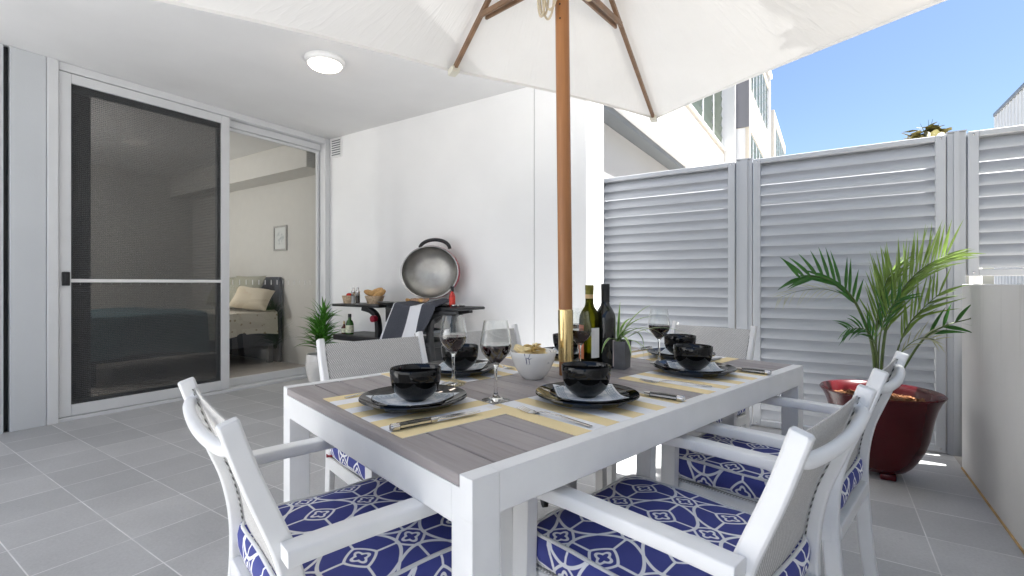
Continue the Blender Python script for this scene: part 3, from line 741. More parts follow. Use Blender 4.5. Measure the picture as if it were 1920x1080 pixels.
# canopy: eight panels tensioned between ribs, hem sagging inwards between the rib ends
for_rows = []
mb = MB(); NS, NT = 14, 10
ring = []
for j in range(NT + 1):
    t = j / NT; row = []
    for k in range(NR):
        A, B = ribend(k), ribend((k + 1) % NR)
        for i in range(NS):
            u = i / NS
            p = A.lerp(B, u) * t
            sag = 4 * u * (1 - u)
            p = p * (1 - (.012 if k in (1, 4) else .022) * sag * t * t)
            z = lerp(ZA, ZE, t) + .05 * math.sin(math.pi * t) * .25 - .018 * sag * math.sin(math.pi * min(1, t * .9)) + .012 * sag * t * t
            row.append(Vector((p.x, p.y, z)) + rtv * lean * 1.5)
    ring.append(row)
mb.grid(ring[0:1] + ring[1:], True)
# hem folded down a little
n = len(ring[-1])
mb.grid([ring[-1], [p + Vector((0, 0, -.014)) for p in ring[-1]]], True)
mb.build('canopy', M['canopy'], um, 70)
for k in range(NR):
    e = ribend(k) * .985 + Vector((0, 0, ZE + .0)) + rtv * lean * 1.5; a = Vector((0, 0, ZA - .03)) + rtv * lean * 1.7 + ribend(k).normalized() * .045
    b_ = e + Vector((0, 0, -.022))
    MB().sweep([a, a.lerp(b_, .5), b_], RRECT(.017, .026, .003)).build('rib', M['rib_wood'], um, 0)
    jt = .60 if k in (0, 3) else .44
    jp = a.lerp(b_, jt) + Vector((0, 0, -.028)); dn = ribend(k).normalized(); sd = Vector((-dn.y, dn.x, 0))
    r0 = Vector((0, 0, 2.10)) + rtv * lean * 1.4 + dn * .04
    MB().sweep([r0 + sd * .014, jp + sd * .014], RRECT(.012, .024, .003)).sweep([r0 - sd * .014, jp - sd * .014], RRECT(.012, .024, .003)).build('strut', M['rib_wood'], um, 0)
    cpk = e + Vector((0, 0, -.026)) - dn * .02
    rot = dn.to_track_quat('X', 'Z').to_matrix().to_4x4(); rot.translation = cpk
    MB().box(-.028, .034, -.021, .021, -.013, .02, .004, 1, rot).build('rib_pocket', M['plastic_clip'], um, 0)
mb = MB().lathe([(.024, 2.06), (.052, 2.065), (.052, 2.13), (.024, 2.135)], 24).lathe([(.024, 2.44), (.055, 2.445), (.055, 2.50), (.024, 2.505)], 24)
mb.build('hub', M['rib_wood'], um, 40)
mb = MB()
for k, (dx, z0, z1, q) in enumerate(((-.075, 2.08, 1.935, .014), (-.062, 2.08, 1.92, .018), (-.085, 2.08, 1.925, .012), (-.055, 2.08, 1.945, .02))):
    c = rtv * dx - fwv * (.02 + .006 * k)
    pts = [c + rtv * (q * math.cos(a)) * 1.0 + fwv * q * .4 * math.sin(a * 2) + Vector((0, 0, lerp(z1, z0, .5 + .5 * math.sin(a)))) for a in [2 * math.pi * i / 28 for i in range(29)]]
    mb.tube(pts, .0038, 6)
c = rtv * .072 - fwv * .02
mb.tube([c + rtv * .022 * math.cos(a) + Vector((0, 0, 2.018 + .032 * math.sin(a))) for a in [2 * math.pi * i / 24 for i in range(25)]], .0042, 6)
mb.build('rope', M['rope'], um, 60)
ub = thing('umbrella_stand', 'timber slatted umbrella stand with steel tube under the table', 'umbrella stand', UMB + rtv * .006, YAW + R(12))
MB().lathe([(.025, .10), (.030, .10), (.030, .40), (.025, .40)], 28).build('tube', M['brushed'], ub)
kb = MB(); kb.tube([(-.03, 0, .33), (-.075, 0, .33)], .004, 8); kb.build('screw', M['brushed'], ub)
kk = MB(); kk.sweep([(-.075, 0, .33), (-.09, 0, .33)], [(.026 * math.cos(a), .026 * math.sin(a)) for a in [R(20 * i) for i in range(18)]]); kk.build('knob', M['black_plastic'], ub)
mb = MB()
for k in range(7):
    x = -.27 + k * .09; mb.box(x - .042, x + .042, -.27, .27, .055, .085, .003, 1)
mb.box(-.27, .27, -.20, -.14, .0, .054).box(-.27, .27, .14, .20, .0, .054).build('timber_base', M['wood_stand'], ub, 0)
MB().lathe([(0, .086), (.07, .086), (.07, .10), (.03, .105)], 24).build('flange', M['brushed'], ub)

# ------------------------------------------------------------------ table
N0 = Vector((-.482, .589, 0)); TA = R(74.7)
e1 = Vector((math.cos(TA), math.sin(TA), 0)); e2 = Vector((-math.sin(TA), math.cos(TA), 0))
def W(s, t, z=0): return N0 + e1 * s + e2 * t + Vector((0, 0, z))
TL, TW, TH = 1.547, .923, .74
tb = thing('dining_table', 'white aluminium framed outdoor dining table with grey plank top', 'table', (-.459, .585, 0), R(75.6))
f = MB()
for t0 in (0, TW - .034): f.box(.056, TL - .056, t0, t0 + .034, TH - .068, TH, 0)
f.box(.0, .044, .056, TW - .056, TH - .085, TH - .0215).box(TL - .044, TL, .056, TW - .056, TH - .085, TH - .0215)
f.box(.5, .54, .035, TW - .035, TH - .07, TH - .03).box(1.0, 1.04, .035, TW - .035, TH - .07, TH - .03)
f.build('frame', M['white_paint'], tb, 0)
for sx, ax in ((0, 1), (TL, -1)):
    for ty, ay in ((0, 1), (TW, -1)):
        x0, x1 = sorted((sx, sx + ax * .056)); y0, y1 = sorted((ty + ay * .0004, ty + ay * .056))
        y0, y1 = sorted((ty, ty + ay * .034)); lg = MB().box(x0, x1, y0, y1, TH - .0685, TH)
        y0, y1 = sorted((ty, ty + ay * .056)); lg.box(x0, x1, y0, y1, 0, TH - .0685)
        y0, y1 = sorted((ty + ay * .034, ty + ay * .056)); lg.box(x0, x1, y0, y1, TH - .0685, TH - .0215)
        # rounded haunch between leg and apron
        pts = [(0, 0)] + [(.018 - .018 * math.sin(R(a)), .018 - .018 * math.cos(R(a))) for a in range(0, 91, 15)]
        lg.prism([(sx + ax * (.0555 + a), TH - .0685 - b) for a, b in pts], lambda a, b, d: (a, d, b), *sorted((ty + ay * .004, ty + ay * .032)))
        lg.build('leg', M['white_paint'], tb, 0)
bd_ = MB()
for k in range(20):
    s0 = .001 + k * .0775 - (0.0 if k else 0.002); s1 = min(.0775 * (k + 1) - .0025, TL - .001)
    bd_.box(s0, s1, .0347, TW - .0347, TH - .0205, TH - .001, .0015, 1)
bd_.build('tabletop', M['board'], tb, 0)
ZT = TH - .001

# ------------------------------------------------------------------ place settings
def plate_prof(r, h, rim=.0):
    return [(0, 0), (r * .55, 0), (r * .60, .001), (r * .8, h * .35), (r * .97, h * .95), (r, h), (r * .99, h + .003), (r * .95, h), (r * .78, h * .42 + .003), (r * .6, .005), (r * .4, .0045), (0, .0045)]
def plate_top(r, h, q):
    pts = [(0, .0045), (.4, .0045), (.6, .005), (.78, h * .42 + .003), (.95, h), (1.2, h + .008)]
    for (a, za), (b, zb) in zip(pts, pts[1:]):
        if q / r <= b: return lerp(za, zb, (q / r - a) / (b - a))
    return h
def meander(n):
    """greek key polyline of n units, unit width 1, height 1"""
    pts = []
    for k in range(n):
        for a, b in ((0, 0), (0, 1), (.75, 1), (.75, .33), (.45, .33), (.45, .62), (.25, .62), (.25, 0)) if False else ((0, 0), (0, 1), (.8, 1), (.8, .3), (.4, .3), (.4, .65), (.55, .65), (.55, .65)):
            pts.append((k + a, b))
        pts = pts[:-2] + [(k + .4, .65)]
        pts += [(k + .4, .3), (k + .8, .3)] if False else []
    return pts
SET = [  # s, t, facing angle, text
    (.168, .447, TA, 'at the near left end of the table', (.0, .0)),
    (.505, .163, TA + R(90), 'at the near right side of the table', (.018, .02)),
    (1.052, .163, TA + R(90), 'at the far right corner of the table', (.045, .03)),
    (.505, .737, TA - R(90), 'on the left side nearer the camera', (.0, .01)),
    (1.052, .737, TA - R(90), 'on the left side behind the umbrella pole', (.0, .01)),
    (1.385, .447, TA + R(180), 'at the far end of the table', (-.05, .01)),
]
protos = {}
GZ = .0009
def wobj(s, t, ang, dx, dy, z): # local offset in a setting's own frame (x right, y forward)
    f_ = Vector((math.cos(ang), math.sin(ang), 0)); r_ = Vector((f_.y, -f_.x, 0)); return W(s, t, z) + r_ * dx + f_ * dy
def rz_of(ang): return ang - R(90)
def mk_placemat():
    mb = MB(); mb.box(-.216, .216, -.149, .149, 0, .0016)
    return tag(mb.build('placemat', M['placemat'], None, 0), 'x', 'placemat', 'striped placemats')
def mk_plate(name, r, h, cat, grp):
    return tag(MB().lathe(plate_prof(r, h), 64).build(name, M['black_glaze'], None, 40), 'x', cat, grp)
def mk_napkin():
    N = 20; S = .082; mb = MB(); rnd = random.Random(3)
    def zf(x, y):
        q = math.hypot(x, y); return plate_top(.102, .016, min(q, .112)) + .0012 + .0015 * noise.noise((x * 40, y * 40, 1.3)) * min(1, q / .06)
    mb.grid([[(lerp(-S, S, i / N), lerp(-S, S, j / N), zf(lerp(-S, S, i / N), lerp(-S, S, j / N))) for i in range(N + 1)] for j in range(N + 1)])
    o = mb.build('napkin', M['napkin'], None, 60)
    mb = MB(); u = .0136; off = S - .020
    for q in range(4):
        ca, sa = math.cos(q * math.pi / 2), math.sin(q * math.pi / 2)
        def T_(a, b): x, y = a, off + b; return (x * ca - y * sa, x * sa + y * ca)
        segs = []
        for k in range(10):
            x0 = -S + .014 + k * u
            pl = [(0, 0), (0, 1), (.8, 1), (.8, .32), (.42, .32), (.42, .66)]
            segs += [((x0 + a[0] * u, a[1] * u), (x0 + b[0] * u, b[1] * u)) for a, b in zip(pl, pl[1:])]
            segs.append(((x0, 0), (x0 + u, 0)))
        segs.append(((-S + .008, -.005), (S - .008, -.005)))
        for a, b in segs:
            d = (Vector(b) - Vector(a)); 
            if d.length < 1e-6: continue
            d.normalize(); nrm = Vector((-d.y, d.x)) * .0009; n_ = 1 if (Vector(b) - Vector(a)).length < .03 else 12
            for i in range(n_):
                p, q2 = Vector(a).lerp(Vector(b), i / n_), Vector(a).lerp(Vector(b), (i + 1) / n_)
                cs = [T_(*(p + nrm)), T_(*(p - nrm)), T_(*(q2 - nrm)), T_(*(q2 + nrm))]
                mb.poly([(x, y, zf(x, y) + .0007) for x, y in cs])
    mb.build('printed_border', M['napkin_ink'], o, 0)
    return tag(o, 'x', 'napkin', 'printed napkins')
def mk_bowl():
    p = [(0, 0), (.026, 0), (.028, .003), (.040, .010), (.054, .025), (.061, .045), (.0635, .065), (.0638, .079), (.0630, .0805), (.0612, .079), (.0608, .065), (.058, .045), (.051, .027), (.038, .013), (.02, .007), (0, .006)]
    return tag(MB().lathe(p, 64).build('bowl', M['black_glaze'], None, 50), 'x', 'bowl', 'black soup bowls')
def mk_fork():
    t = thing('fork', 'x', 'fork', (0, 0, 0), 0, 'forks')
    mb = MB()
    pts = [(0, -.105, .004), (0, -.07, .006), (0, -.01, .010), (0, .03, .009), (0, .045, .006)]
    wd = [.011, .009, .006, .006, .010]
    rows = []
    for (x, y, z), w_ in zip(smoothpath(pts, 4), [lerp(*q) for q in [(wd[min(i // 4, 4)], wd[min(i // 4 + 1, 4)], (i % 4) / 4) for i in range(17)]]):
        rows.append([(-w_ / 2, y, z), (-w_ / 3, y, z + .0012), (w_ / 3, y, z + .0012), (w_ / 2, y, z), (w_ / 3, y, z - .001), (-w_ / 3, y, z - .001)])
    mb.grid(rows, True, True); mb.build('handle', M['steel'], t, 50)
    mb = MB()
    pr = [(0, .043, .0055), (0, .053, .0030), (0, .064, .0024), (0, .069, .003)]
    mb.grid([[(-w_, y, z), (0, y, z - .0008), (w_, y, z), (0, y, z + .0012)] for (x, y, z), w_ in zip(pr, (.005, .010, .0125, .0128))], True, True)
    for k in range(4):
        x = -.0108 + k * .0072
        mb.sweep([(x, .068, .0028), (x, .085, .0045), (x * .96, .105, .008)], RECT(.0036, .0016), None, True, [1, .9, .35])
    mb.build('head', M['steel'], t, 50); return t
def mk_knife():
    t = thing('knife', 'x', 'knife', (0, 0, 0), 0, 'knives')
    mb = MB(); rows = []
    for y, w_, h in ((.002, .006, .004), (.02, .016, .0028), (.07, .018, .0024), (.10, .014, .0022), (.118, .003, .0012)):
        rows.append([(-w_ / 2, y, .008 - h / 2), (w_ / 2, y, .008 - h / 4), (w_ / 2, y, .008 + h / 4), (-w_ / 2, y, .008 + h / 2)])
    mb.grid(rows, True, True); mb.build('blade', M['steel'], t, 30)
    MB().sweep([(0, -.085, .008), (0, -.045, .009), (0, -.012, .008)], RRECT(.015, .013, .004), None, True, [1.05, 1, .85]).build('handle', M['knife_handle'], t, 40)
    MB().sweep([(0, -.0121, .008), (0, .004, .008)], RRECT(.0145, .0125, .004), None, True, [1, .75]).build('bolster', M['steel'], t, 40)
    MB().sweep([(0, -.103, .008), (0, -.100, .008), (0, -.0851, .008)], RRECT(.0165, .0145, .005), None, True, [.7, 1, 1]).build('end_cap', M['steel'], t, 40)
    MB().box(-.0081, -.0076, -.084, -.014, .006, .0105).box(.0076, .0081, -.084, -.014, .006, .0105).build('liner', M['steel'], t, 0)
    return t
GP = [(0, 0), (.036, 0), (.0365, .0012), (.034, .0025), (.018, .0060), (.0075, .012), (.0048, .022), (.0042, .05), (.0042, .075), (.0055, .088), (.011, .097), (.026, .112), (.037, .127), (.0410, .141), (.0405, .155), (.0355, .185), (.0315, .209),
      (.0308, .209), (.0348, .185), (.0397, .155), (.0402, .141), (.0362, .1275), (.0253, .1128), (.0105, .098), (.004, .0945), (0, .094)]
def mk_glass():
    t = thing('wine_glass', 'x', 'wine glass', (0, 0, 0), 0, 'glasses of red wine')
    MB().lathe(GP, 48).build('glass', M['clear_glass'], t, 60)
    inn = [(0, .0946), (.0038, .095), (.0102, .0986), (.0250, .1133), (.0359, .128), (.0399, .1415), (.0398, .1455), (.0392, .1462), (0, .1462)]
    MB().lathe(inn, 48).build('wine', M['wine'], t, 40)
    return t
mk = {'placemat': mk_placemat(), 'dinner_plate': mk_plate('dinner_plate', .1335, .022, 'plate', 'large black dinner plates'), 'side_plate': mk_plate('side_plate', .102, .016, 'plate', 'small black side plates'),
      'napkin': mk_napkin(), 'bowl': mk_bowl(), 'fork': mk_fork(), 'knife': mk_knife()}
DESC = {'placemat': 'yellow and white striped placemat', 'dinner_plate': 'large black dinner plate, lowest in its stack,', 'side_plate': 'small black plate under a napkin', 'napkin': 'pale blue patterned napkin under the black bowl', 'bowl': 'glossy black bowl topping its plates', 'fork': 'steel fork on the striped placemat', 'knife': 'dark handled knife on the striped placemat'}
first = {k: True for k in mk}
def put(kind, loc, rz, lab):
    if first[kind]:
        o = mk[kind]; first[kind] = False; o.location = loc; o.rotation_euler = (0, 0, rz); o['label'] = lab; return o
    return dup(mk[kind], loc, rz, lab)
zt = ZT
NAPR = [R(12), R(52), R(40), R(35), R(20), R(15)]
KN = [(.17, -.045, R(-4)), (.183, -.05, R(10)), (.195, -.055, R(6)), (.18, -.03, 0), (.18, -.03, R(3)), (.18, -.03, 0)]
FK = [(-.185, .0, R(4)), (-.160, -.03, R(4)), (-.165, -.02, R(22)), (-.18, -.01, R(-4)), (-.18, 0, 0), (-.18, 0, R(8))]
for i, (s, t, a, txt, (ox, oy)) in enumerate(SET):
    rz = rz_of(a)
    put('placemat', W(s, t, zt), rz, f'{DESC["placemat"]} {txt}')
    pz = zt + .0017
    put('dinner_plate', wobj(s, t, a, ox, oy, pz), rz, f'{DESC["dinner_plate"]} {txt}')
    put('side_plate', wobj(s, t, a, ox + .003, oy - .004, pz + .0055), rz, f'{DESC["side_plate"]} {txt}')
    put('napkin', wobj(s, t, a, ox + .003, oy - .004, pz + .0057), rz + NAPR[i], f'{DESC["napkin"]} {txt}')
    put('bowl', wobj(s, t, a, ox + .002, oy + .004, pz + .0125), rz, f'{DESC["bowl"]} {txt}')
    put('fork', wobj(s, t, a, FK[i][0], FK[i][1], pz - .0015), rz + FK[i][2], f'{DESC["fork"]} {txt}')
    put('knife', wobj(s, t, a, KN[i][0], KN[i][1], pz - .0005), rz + KN[i][2], f'{DESC["knife"]} {txt}')
g0 = mk_glass(); gl = [(.354, .349, 'front wine glass of red wine, standing on bare planks between the near placemats'), (.384, .589, 'wine glass of red wine before the left side plates, second from the left'),
    (1.195, .386, 'wine glass of red wine before the far right bowl'), (.83, .47, 'wine glass of red wine right beside the brass pole sleeve, before the bottles'), (1.0, .622, 'wine glass of red wine half hidden behind the umbrella pole')]
for i, (s, t, lab) in enumerate(gl):
    if i == 0: g0.location = W(s, t, zt + GZ); g0['label'] = lab
    else: dup(g0, W(s, t, zt + GZ), .4 * i, lab)
# chip bowl and chips
cbw = W(.632, .497, zt)
tag(MB().lathe([(0, 0), (.030, 0), (.034, .003), (.046, .016), (.060, .040), (.070, .066), (.0755, .088), (.0745, .0895), (.0725, .088), (.067, .066), (.057, .041), (.043, .018), (.028, .008), (0, .007)], 56).build('snack_bowl', M['chip_bowl'], None, 50, cbw), 'white snack bowl with fine line drawing, filled with chips', 'bowl')
tag(MB().lathe([(0, .030), (.05, .030), (.066, .068), (.045, .082), (0, .088)], 24).build('potato_chips', M['chip'], None, 50, cbw), 'heap of pale potato chips filling the white snack bowl', 'chips', kind='stuff')
rnd = random.Random(11); mb = MB()
for k in range(26):
    a = rnd.uniform(0, 6.28); q = rnd.uniform(0, .052); c = Vector((math.cos(a) * q, math.sin(a) * q, .086 + .012 * (1 - q / .06) + rnd.uniform(0, .006)))
    rot = Matrix.Rotation(rnd.uniform(0, 6.28), 3, 'Z') @ Matrix.Rotation(rnd.uniform(-.7, .7), 3, 'X') @ Matrix.Rotation(rnd.uniform(-.6, .6), 3, 'Y')
    rows = []
    for i in range(5):
        rr = i / 4 * rnd.uniform(.019, .025); rows.append([c + rot @ Vector((rr * math.cos(b), rr * .8 * math.sin(b), 9 * rr * rr * math.cos(2 * b) + rnd.uniform(-.0006, .0006))) for b in [j * .5236 for j in range(12)]])
    mb.grid(rows, True)
tag(mb.build('potato_chips', M['chip'], None, 60, cbw), 'curled potato chips lying on top of the white snack bowl', 'chips', kind='stuff')
# bottles
def bottle(loc, rz, gm, kind, label, h=.30):
    t = thing('wine_bottle', label, 'wine bottle', loc, rz, 'wine bottles')
    k = h / .30
    o = [(0, .004), (.028, 0), (.0355, .004), (.037, .010), (.037, .178), (.0345, .194), (.026, .211), (.0175, .224), (.0145, .236), (.0138, .292), (.0146, .2925), (.0146, .2995), (.011, .300)]
    if kind == 'olive':
        inn = [(.0105, .299), (.0105, .238), (.0145, .222), (.024, .209), (.0325, .193), (.035, .178), (.035, .014), (.027, .009), (0, .012)]
        MB().lathe([(r, z * k) for r, z in o + inn], 48).build('glass', gm, t, 50)
        MB().lathe([(0, .0125), (.0265, .0098), (.0347, .015), (.0347, .062), (0, .062)], 40).build('wine', M['olive_wine'], t, 40)
    else: MB().lathe([(r, z * k) for r, z in o] + [(0, .30 * k)], 48).build('glass', gm, t, 50)
    cp = [(0.0152, .256 * k), (.0156, .258 * k)] + [(.0158 + (.0005 if j % 2 else -.0004), (.2835 + .0022 * j) * k) for j in range(7)] + [(.0155, .3015 * k), (0, .302 * k)]
    MB().lathe([(.0150, .268 * k if kind == 'olive' else .236 * k)] + cp[2:], 32).build('cap', M['olive_cap'] if kind == 'olive' else M['black_plastic'], t, 40)
    def arc_label(z0, z1, a0, a1, m, r=.0374):
        n = 16; mb = MB(); mb.grid([[(r * math.cos(lerp(a0, a1, i / n)), r * math.sin(lerp(a0, a1, i / n)), z) for i in range(n + 1)] for z in (z0, z1)]); return mb
    return t, arc_label
M['olive_cap'] = mat('olive gold screw cap', (.16, .15, .03), .3, .6)
M['olive_wine'] = mat('dark wine in bottle', (.05, .045, .006), .1)
M['dark_bottle'] = mat('near black bottle glass', (.008, .009, .008), .07, coat=.4)
bt1, al = bottle(W(.90, .485, zt), 0, M['olive_glass'], 'olive', 'olive glass wine bottle with tan neck band, the left of two')
va = math.atan2(-W(.9, .485).y, -W(.9, .485).x)   # towards the near end of the table
al(.045, .150, va + .18, va + 1.15, 0).build('label', M['paper'], bt1, 60)
al(.040, .160, va - 1.5, va - .55, 0).build('label', M['orange_label'], bt1, 60)
al(.253, .268, 0, 6.283, 0, .0149).build('neck_band', M['tan_band'], bt1, 60)
bt2, al = bottle(W(.962, .462, zt), 0, M['dark_bottle'], 'dark', 'black wine bottle behind the olive one, the right of two', .304)
al(.010, .105, va + .75, va + 1.5, 0).build('label', M['grey_label'], bt2, 60)
# small metal planter with spider plant
SP = W(1.0, .440, zt)
pp = thing('planter', 'square dark metal planter beside the wine bottles', 'planter', SP, TA + R(20))
mb = MB(); 
for z0, z1, a, b in ((0, .10, .040, .043),):
    o = [(-1, -1), (1, -1), (1, 1), (-1, 1)]
    mb.grid([[(x * a, y * a, z0) for x, y in o], [(x * b, y * b, z1) for x, y in o], [(x * (b - .003), y * (b - .003), z1) for x, y in o], [(x * (b - .004), y * (b - .004), z1 - .02) for x, y in o]], True, True)
mb.build('pot', M['slate_pot'], pp, 0)
MB().box(-.038, .038, -.038, .038, .0795, .086).build('soil', M['soil'], pp, 0)
def strap(mb, base, az, L, rise, droop, wd, n=9, fold=.15, twist=0):
    d = Vector((math.cos(az), math.sin(az), 0)); sd0 = Vector((-d.y, d.x, 0)); rows = []; p = Vector(base); ang = rise
    for i in range(n + 1):
        t = i / n; ww = wd * (math.sin(math.pi * min(1, .18 + .82 * t) ** .8) if t < 1 else .02) * .5
        ww = wd * .5 * max(.03, (1 - t ** 2.2) * min(1, .45 + 2.2 * t))
        dirv = d * math.cos(ang) + Vector((0, 0, math.sin(ang))); up = (sd0.cross(dirv)).normalized() * -1
        sd = (sd0 * math.cos(twist * t) + up * math.sin(twist * t))
        rows.append([p - sd * ww, p - up * ww * fold * 2, p + sd * ww]); p = p + dirv * (L / n); ang -= droop / n
    mb.grid(rows)
    return rows
spt = thing('spider_plant', 'small variegated spider plant in the metal planter', 'plant', SP + Vector((0, 0, .086)))
rnd = random.Random(5); gmb, pmb = MB(), MB()
cv = math.atan2(rtv.y, rtv.x)
for az, L, rise, dr, wd in ((cv + .1, .19, 1.0, 1.7, .012), (cv - .25, .24, .75, 1.15, .014), (cv + .5, .17, 1.15, 2.6, .012), (cv - .5, .16, .6, 2.0, .012), (cv + .2, .20, 1.25, .9, .013), (cv + 1.2, .15, 1.4, .4, .012), (cv + 2.6, .17, 1.0, 1.6, .012), (cv + 3.3, .2, .9, 1.4, .012), (cv + 2.1, .16, 1.2, .9, .012), (cv - 1.4, .16, .9, 2.2, .012), (cv - 2.2, .14, .8, 1.8, .012), (cv + .05, .13, .7, 2.3, .011), (cv + .9, .2, 1.15, 1.5, .013), (cv - .9, .18, 1.1, 1.7, .012), (cv + .35, .22, 1.05, 1.25, .013)):
    b0 = Vector((rnd.uniform(-.008, .008), rnd.uniform(-.008, .008), -.002))
    rows = strap(gmb, b0, az, L * 1.12, rise, dr * 1.15, wd)
    for side in (0, 2):
        pmb.grid([[r[side] + (r[side] - r[1]) * .22 , r[side] + (r[1] - r[side]) * .28 + Vector((0, 0, .0004))] for r in rows])
gmb.build('leaves', M['green_leaf'], spt, 60, fix=False); pmb.build('leaf_margins', M['pale_leaf'], spt, 60, fix=False)

# ------------------------------------------------------------------ chairs and cushions
def mk_chair():
    t = thing('dining_chair', 'x', 'chair', (0, 0, 0), 0, 'white chairs round the table')
    cen = [(-.072, .842), (-.045, .76), (-.018, .69), (.006, .625), (.022, .55), (.027, .47), (.022, .38), (.008, .22), (-.018, .06), (-.030, 0)]
    wdt = [.030, .031, .033, .034, .037, .039, .038, .036, .034, .033]
    pts = smoothpath([(0, y, z) for y, z in cen], 4); ws = []
    for i in range(len(pts)):
        k = min(i / 4, len(wdt) - 1.001); a = int(k); ws.append(lerp(wdt[a], wdt[a + 1], k - a))
    def side(i):
        tg = (pts[min(i + 1, len(pts) - 1)] - pts[max(i - 1, 0)]).normalized(); return Vector((0, tg.z, -tg.y))
    for sx in (-1, 1):
        mb = MB(); rows = []
        for i, p in enumerate(pts):
            s = side(i); h = ws[i] / 2; x0, x1 = sx * .190, sx * .2125; bv = .0035
            if i in (0, len(pts) - 1): pass
            xa, xb = (x0, x1) if sx > 0 else (x1, x0)
            ring_ = [(xa + bv, -h), (xb - bv, -h), (xb, -h + bv), (xb, h - bv), (xb - bv, h), (xa + bv, h), (xa, h - bv), (xa, -h + bv)]
            rows.append([Vector((x, p.y, p.z)) + s * q for x, q in ring_])
        top_ = [r + Vector((0, 0, .003)) + (rows[0][0] + (rows[0][4] - rows[0][0]) * .5 - r) * .12 for r in rows[0]]
        mb.grid([top_] + rows, True, True); mb.build('back_post', M['white_paint'], t, 35)
        # arm with front leg
        mb = MB(); ap = [(sx * .2335, -.004, .640), (sx * .2335, .10, .642), (sx * .2335, .30, .641), (sx * .2335, .455, .634)]
        mb.sweep(ap, RRECT(.041, .026, .004)); mb.build('armrest', M['white_paint'], t, 35)
        mb = MB(); rows = []
        for z, y, w_ in ((.625, .425, .044), (.45, .428, .042), (.2, .438, .036), (0, .446, .032)):
            xa, xb = sx * .2335 - .014, sx * .2335 + .014
            rows.append([(xa, y - w_ / 2, z), (xb, y - w_ / 2, z), (xb, y + w_ / 2, z), (xa, y + w_ / 2, z)])
        mb.grid(rows, True, True); mb.build('front_leg', M['white_paint'], t, 0)
        mb = MB(); yy = [(pts[i].y, pts[i].z) for i in range(len(pts))]
        # lacing strip along the sling edge inside each post
        lp = [Vector((sx * .1855, p.y + .004, p.z)) for p in pts if .50 < p.z < .835]
        mb.tube(lp, .0017, 6); mb.build('lacing', M['lacing'], t, 60)
    f = MB()
    for sx in (-1, 1): f.box(sx * .2 - .013, sx * .2 + .013, .02, .412, .413, .455, .003, 1)
    f.box(-.2185, .2185, .412, .440, .415, .453, .004, 1).box(-.186, .186, .006, .030, .415, .451, .003, 1)
    f.build('seat_frame', M['white_paint'], t, 0)
    mb = MB(); mb.box(-.212, .212, .03, .436, .456, .4595); mb.build('seat_sling', M['sling'], t, 0)
    mb = MB(); bp = [p - side(i) * .008 for i, p in enumerate(pts) if .50 < p.z < .838]
    mb.grid([[(x, p.y - .004 * (1 - (x / .186) ** 2), p.z) for x in [-.187 + .374 * k / 10 for k in range(11)]] for p in bp] )
    mb.grid([[(x, p.y + .003 - .004 * (1 - (x / .186) ** 2), p.z) for x in [-.187 + .374 * k / 10 for k in range(11)]] for p in bp])
    a_, b_ = bp[0], bp[0] + Vector((0, .003, 0))
    mb.grid([[(x, bp[0].y - .004 * (1 - (x / .186) ** 2), bp[0].z) for x in (-.187, -.09, 0, .09, .187)], [(x, bp[0].y + .003 - .004 * (1 - (x / .186) ** 2), bp[0].z) for x in (-.187, -.09, 0, .09, .187)]])
    mb.build('back_sling', M['sling'], t, 40)
    mb = MB(); hp = smoothpath([(-.194, -.054, .814), (-.192, -.063, .803), (-.168, -.071, .797), (-.09, -.077, .792), (0, -.079, .790), (.09, -.077, .792), (.168, -.071, .797), (.192, -.063, .803), (.194, -.054, .814)], 5)
    mb.tube(hp, .0112, 12); mb.build('back_handle', M['white_paint'], t, 50)
    return t
def rrect(wd, dp, r, n=8):
    o = []
    for cx, cy, a0 in ((wd / 2 - r, dp / 2 - r, 0), (-wd / 2 + r, dp / 2 - r, 90), (-wd / 2 + r, -dp / 2 + r, 180), (wd / 2 - r, -dp / 2 + r, 270)):
        for k in range(n + 1): a = R(a0 + 90 * k / n); o.append((cx + r * math.cos(a), cy + r * math.sin(a)))
    # densify straight sides
    out = []
    for a, b in zip(o, o[1:] + o[:1]):
        d = math.hypot(b[0] - a[0], b[1] - a[1]); m_ = max(1, int(d / .02))
        for k in range(m_): out.append((lerp(a[0], b[0], k / m_), lerp(a[1], b[1], k / m_)))
    return out
